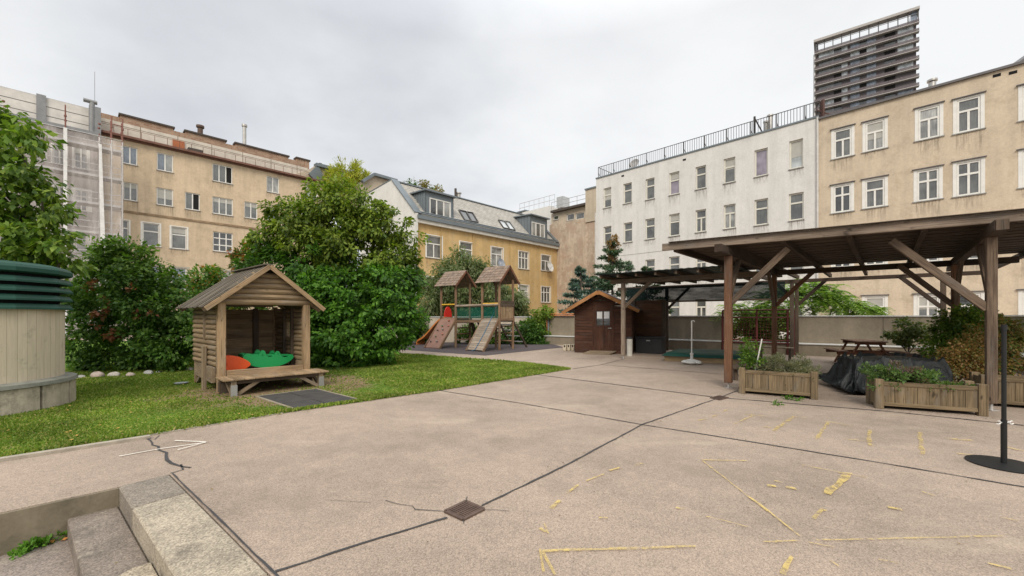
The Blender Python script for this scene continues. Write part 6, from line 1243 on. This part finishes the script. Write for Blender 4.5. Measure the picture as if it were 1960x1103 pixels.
for (nm, lab, cl, n, cols, Y) in (('round_bush', 'dark round bush left of the playground wall', [(790, 615, 26), (770, 620, 20), (800, 635, 20), (780, 640, 20)], 4500, g_dark+[(.07, .13, .03)], 21.5),
        ('round_bush', 'dark bush against the wall right of the climbing frame', [(1010, 635, 22), (1030, 640, 20), (1040, 655, 14), (1000, 650, 16), (980, 645, 18)], 4500, g_dark+[(.06, .13, .02)], 21.6),
        ('yellow_bush', 'bright yellow-green bush above the wall left of the shed', [(1030, 610, 18), (1045, 600, 13), (1020, 625, 16), (1040, 625, 16)], 3000, [(.10, .17, .02), (.16, .24, .03), (.22, .30, .05)], 21.9),
        ('round_bush', 'low bush beneath the bridge of the climbing frame', [(905, 640, 16), (935, 642, 18), (885, 642, 14), (960, 645, 12)], 3000, g_mid, 21.8)):
    p = P(cl[0][0], 660, Y); p.z = 0; tree(nm, lab, 'bush', p, None, 0, [('foliage', leafmat('lf_'+lab[:14], cols), pxc(cl, Y), n, dict(size=.13, sub=.22, aspect=.3, shell=.5, zmin=.02))])
# blue spruces
def spruce(label, base, h, r, n, cols, tip=None, seed=2):
    t = thing('spruce_tree', label, 'spruce', base, 'spruces behind the shed'); mb = MB(); mb.cyl(base, base+UP*h, .12, .02, 8); mb.build('trunk', bark, t, smooth=True)
    rs = np.random.default_rng(seed); P_, D_, N_, L_ = [], [], [], []; nb = int(h*13)
    bmb = MB()
    for k in range(nb):
        f = (k+.5)/nb; z = h*(.06+.94*f); R_ = r*(1-f)**.8*(.8+.4*rs.random())+.06; a = rs.random()*6.283; d = np.array([math.cos(a), math.sin(a), -.12+.25*f]); m_ = max(6, int(n/nb*(.3+1.4*(1-f))))
        s = rs.random(m_)**.6*R_; c = np.array(base)+np.array([0, 0, z])+d*s[:, None]+np.array([0, 0, .10])*((s/r)[:, None]**2); sp_d = rs.normal(size=(m_, 3))*.5; tw = np.cross(d, [0, 0, 1]); c = c+tw*(rs.uniform(-1, 1, m_)*s*.32)[:, None]
        P_.append(c); D_.append(d*.9+sp_d); N_.append(rs.normal(size=(m_, 3))*.4+np.array([0, 0, 1])); L_.append(np.full(m_, .24))
        bmb.cyl(base+UP*z, base+UP*z+Vector(d*R_*.9), .02, .005, 5, False)
    bmb.build('branches', bark, t); L_ = np.concatenate(L_); leafmesh('needles', leafmat('needles'+str(seed), cols, .6, .1), t, np.concatenate(P_), np.concatenate(D_), np.concatenate(N_), L_, L_*.16)
    if tip: foliage('cones', leafmat('cone_brown', [(.22, .13, .06), (.30, .19, .09)]), t, [(base+UP*(h*.93), (.3, .3, .75))], 700, size=.14, sub=.18, aspect=.3)
    return t
sb = lambda x, Y: V((x-CX)/FX*Y, Y, -.3)
blue = [(.06, .11, .08), (.10, .165, .13), (.14, .21, .175), (.19, .26, .22)]
spruce('blue spruce with brown cones at its top above the shed roof', sb(1172, 25.5), 6.3, 2.5, 13000, [(.05, .10, .05), (.09, .15, .08), (.14, .21, .13)], True, 2)
spruce('lower blue-grey spruce left of the shed roof', sb(1112, 24.8), 4.6, 2.1, 15000, blue, None, 3)
spruce('dark green spruce just left of the rear pergola roof', sb(1238, 24.5), 4.6, 2.0, 8000, [(.02, .05, .02), (.04, .08, .03), (.07, .11, .04)], None, 4)
# sumac with pinnate fronds beyond the wall
def fronds(name, mat, parent, clumps, n, L, seed=5):
    rs = np.random.default_rng(seed); P_, D_, N_, S_ = [], [], [], []
    cs = np.array([list(c[0]) for c in clumps]); rr = np.array([c[1] for c in clumps]); w_ = rr**2/np.sum(rr**2)
    for i in range(n):
        k = rs.choice(len(cs), p=w_); uu = rs.normal(size=3); uu /= np.linalg.norm(uu); uu[2] = abs(uu[2])*.9-.2; s = cs[k]+uu*rr[k]*(.5+.5*rs.random()); d = np.array([uu[0], uu[1], .15])+rs.normal(size=3)*.3; d /= np.linalg.norm(d); side = np.cross(d, [0, 0, 1]); side /= np.linalg.norm(side)
        m_ = 13; LL = L*(.6+.6*rs.random())
        for j in range(m_):
            f = j/m_; q = s+d*LL*f-np.array([0, 0, 1])*(f**2)*LL*.75
            for sg in (-1, 1): P_.append(q); D_.append(side*sg+d*.35-np.array([0, 0, .35])); N_.append(np.array([0, 0, 1.])+rs.normal(size=3)*.25); S_.append(LL*.30*(1-.5*f))
    S_ = np.array(S_); leafmesh(name, mat, parent, np.array(P_), np.array(D_), np.array(N_), S_, S_*.17)
m_sum = leafmat('sumac_leaf', [(.06, .13, .02), (.10, .19, .03), (.15, .26, .04), (.22, .33, .07), (.28, .38, .12)], .5, .4)
t = tree('sumac_tree', 'bright green feathery-leaved sumac beyond the parapet wall, seen through the pergola', 'tree', sb(1560, 17.5), [P(1500, 560, 17.5), P(1560, 550, 17.5), P(1610, 565, 17.3), P(1450, 585, 17.5), P(1660, 590, 17)], .07, [])
fronds('crown', m_sum, t, pxc([(1500, 575, 40), (1560, 575, 45), (1610, 590, 38), (1650, 600, 28), (1540, 555, 26), (1590, 560, 20), (1470, 600, 34), (1670, 592, 14)], 17.2), 420, .85)
t = tree('sumac_tree', 'green sumac bush filling the gap behind the red railing', 'tree', sb(1450, 17.6), [P(1420, 600, 17.5), P(1460, 600, 17.5), P(1490, 620, 17.5)], .04, [('undergrowth', leafmat('gap_leaf', g_mid+[(.20, .28, .07)]), pxc([(1425, 640, 26), (1460, 640, 30), (1500, 640, 26), (1440, 615, 20), (1490, 612, 20)], 18.0), 7000, dict(size=.13, sub=.25, aspect=.28, zmin=-.3))])
fronds('crown', m_sum, t, pxc([(1430, 600, 26), (1400, 595, 22), (1470, 600, 24)], 17.4), 110, .75, 8)
# ---- planter plants
def pot(label, name, cat, pl, x0, x1, h, n, cols, size=.035, aspect=.2, droop=-.6, sub=.07, kind='leaf', y=(.12, .36), z=.36, grp=None, rad=None):
    q0, a, b_, L = pl; t = thing(name, label, cat, q0+a*(x0+x1)/2*L+b_*.23+UP*z, grp); k = 7; cl = []
    for i in range(k):
        for yy in y: cl.append((q0+a*(x0+(x1-x0)*(i+.5)/k)*L+b_*yy+UP*(z+h*(.3+.4*random.random())), (L*(x1-x0)/k*.8, .12, h*.5)))
    foliage('foliage', leafmat('lf_'+name+str(int(x0*100))+str(int(q0.x*9)), cols), t, cl, n, size=size, sub=sub, droop=droop, aspect=aspect, shell=.1)
    return t
pot('grey-green lavender bush in the left planter', 'lavender', 'plant', pl1, .25, .98, .32, 5200, [(.10, .12, .07), (.16, .18, .10), (.22, .22, .13), (.27, .25, .16)], .05, .11, -.9)
t = pot('tall tomato-like green plant with a stake in the left planter', 'tomato_plant', 'plant', pl1, .05, .27, .62, 900, g_mid, .055, .3, .2, .10, z=.40, y=(.2, .4))
mb = MB(); q = pl1[0]+pl1[1]*.25+pl1[2]*.2; mb.cyl(q+UP*.35, q+pl1[1]*.12+UP*1.02, .012, n=8); mb.build('stake', m_wp, t)
pot('green and purple herbs at the left end of the larger planter', 'herb_plant', 'plant', pl2, -.04, .26, .30, 1500, [(.06, .11, .03), (.10, .17, .05), (.15, .22, .07)], .05, .25)
pot('purplish flowering herbs in the middle of the larger planter', 'herb_plant', 'plant', pl2, .20, .48, .28, 1500, [(.09, .12, .05), (.16, .11, .09), (.24, .15, .15), (.12, .17, .06)], .045, .2)
pot('fresh green herbs right of centre in the larger planter', 'herb_plant', 'plant', pl2, .42, .60, .24, 1000, [(.06, .12, .03), (.11, .19, .05), (.17, .25, .08)], .05, .3)
pot('low sparse ground herbs at the right end of the larger planter', 'herb_plant', 'plant', pl2, .6, .95, .06, 700, [(.07, .13, .03), (.14, .22, .05)], .04, .3)
def shrub(name, label, base, cl, Y, n, cols, size=.05, tips=None, **kw):
    kw = {**dict(size=size, sub=.12, aspect=.3, shell=.25, zmin=.02), **kw}; return tree(name, label, 'shrub', base, tips, .015, [('foliage', leafmat('lf_'+label[:16], cols), pxc(cl, Y), n, kw)])
shrub('trough_shrub', 'open small-leaved shrub in the trough by the parapet wall', V((1738-CX)/FX*12.05, 12.05, .35), [(1730, 630, 24), (1755, 625, 24), (1715, 640, 16), (1775, 640, 16), (1740, 650, 20)], 12.0, 1700, [(.05, .09, .02), (.09, .13, .03), (.16, .16, .05)], .085, [P(1715, 620, 12), P(1740, 612, 12), P(1765, 620, 12), P(1780, 640, 12)], shell=.3)
shrub('green_shrub', 'tall fresh green shrub left of the right pergola post', V(8.9, 8.7, .0), [(1835, 620, 34), (1860, 610, 28), (1825, 650, 30), (1800, 670, 24), (1865, 650, 30), (1885, 600, 16), (1850, 680, 28)], 8.6, 9000, [(.06, .13, .018), (.10, .19, .025), (.15, .24, .035), (.24, .28, .05)], .06, [P(1835, 600, 8.6), P(1860, 590, 8.6), P(1885, 575, 8.6)])
shrub('brown_shrub', 'reddish-brown withering shrub behind the larger planter', V(8.3, 7.7, .0), [(1840, 685, 30), (1870, 665, 30), (1815, 705, 20), (1875, 700, 28), (1850, 710, 24), (1880, 640, 18), (1790, 712, 12)], 7.6, 9000, [(.20, .13, .04), (.30, .17, .06), (.36, .20, .08), (.15, .17, .05), (.24, .22, .07)], .042, [P(1840, 660, 7.6), P(1870, 640, 7.6)])
shrub('edge_shrub', 'autumn-toned shrub right of the pergola post behind the barrier pole', V(9.0, 7.5, .0), [(1925, 660, 26), (1940, 690, 24), (1915, 700, 22), (1930, 630, 18), (1950, 650, 16), (1905, 620, 14)], 7.5, 5500, [(.16, .10, .03), (.25, .14, .05), (.10, .14, .03), (.08, .13, .03), (.28, .2, .07)], .05, [P(1925, 640, 7.5), P(1940, 660, 7.5)])
# weeds
for i, (cl, lab, n, Y0) in enumerate((([(95, 1028), (80, 1040), (60, 1048), (110, 1030), (30, 1060)], 'weeds with fallen orange leaf in the corner of the stair landing', 420, 0), ([(1520, 762), (1530, 764), (1508, 761)], 'small green weeds under the left planter', 150, 1), ([(1485, 772), (1490, 771)], 'tiny weed tuft in the paving joint near the left planter', 60, 1))):
    z = -.31 if i == 0 else 0; ps = [G(x, y+4, z) for x, y in cl]; t = thing('weed_patch', lab, 'weeds', ps[0])
    foliage('foliage', leafmat('weed_leaf', [(.05, .13, .015), (.09, .2, .02), (.14, .27, .04)]), t, [(p+UP*.02, (.05, .04, .03)) for p in ps], n, size=.035, sub=.035, droop=-.3, aspect=.3)
    if i == 0:
        for j in range(9): mb = MB(); q = G(88+j*6, 1044-j*2+random.uniform(-4, 4), z)+UP*.01; a = random.uniform(0, 6); x_ = V(math.cos(a), math.sin(a), .15)*.02; y_ = V(-math.sin(a), math.cos(a), .1)*.012; mb.poly([q-x_, q-y_, q+x_+UP*.004, q+y_+UP*.012]); mb.build('dead_leaf', plain('dead_leaf%d' % (j % 2), ((.42, .17, .04), (.18, .08, .04))[j % 2], .7), t)
# crumbs of dirt and leaf litter on the paving
rl_ = np.random.default_rng(21); pts = []
def scat(a, b_, n, w): 
    f = rl_.random(n); d_ = np.array(b_-a); pts.append(np.array(a)+np.outer(f, d_)+rl_.normal(0, w, (n, 3))*[1, 1, 0])
scat(LE[1], LE[5], 700, .10); scat(pl1[0]-un*.05, pl1[0]+pl1[1]*1.2-un*.05, 160, .06); scat(pl2[0]-un*.06, pl2[0]+pl2[1]*1.4-un*.06, 220, .07); scat(FLp, FRp, 200, .3); scat(G(1100, 690), G(1420, 720), 150, .5); scat(G(840, 748), G(1960, 933), 160, .05); scat(G(860, 992), G(1400, 745), 120, .05); scat(G(300, 1000), G(1900, 900), 160, 1.2)
pts = np.concatenate(pts); k = len(pts); pts[:, 2] = .009; dd_ = rl_.normal(size=(k, 3)); dd_[:, 2] = rl_.random(k)*.15; L_ = .006+.016*rl_.random(k)**2.5
o = leafmesh('leaf_litter', leafmat('litter', [(.05, .035, .02), (.12, .08, .04), (.25, .16, .07), (.09, .10, .03)], .9, .05), None, pts, dd_, np.tile([0, 0, 1.], (k, 1))+rl_.normal(size=(k, 3))*.2, L_, L_*.4); tag(o, 'crumbs of dirt and tiny dry leaves scattered along joints and lawn edge', 'leaf litter', kind='stuff')
# fallen leaves on the lawn
rs = random.Random(4); fl_m = plain('yellow_leaf', (.42, .26, .06), .7); mb = MB()
for i in range(70):
    q = G(rs.uniform(10, 520), rs.uniform(735, 850)); 
    if not inpoly(np.array([q.x]), np.array([q.y]), LAWN)[0]: continue
    q += UP*.05; a = rs.uniform(0, 6); x_ = V(math.cos(a), math.sin(a), rs.uniform(-.2, .2))*.022; y_ = V(-math.sin(a), math.cos(a), .2)*.013; mb.poly([q-x_, q-y_, q+x_, q+y_])
tag(mb.build('fallen_leaves', fl_m), 'scattered fallen yellow leaves lying on the lawn', 'leaves', kind='stuff')
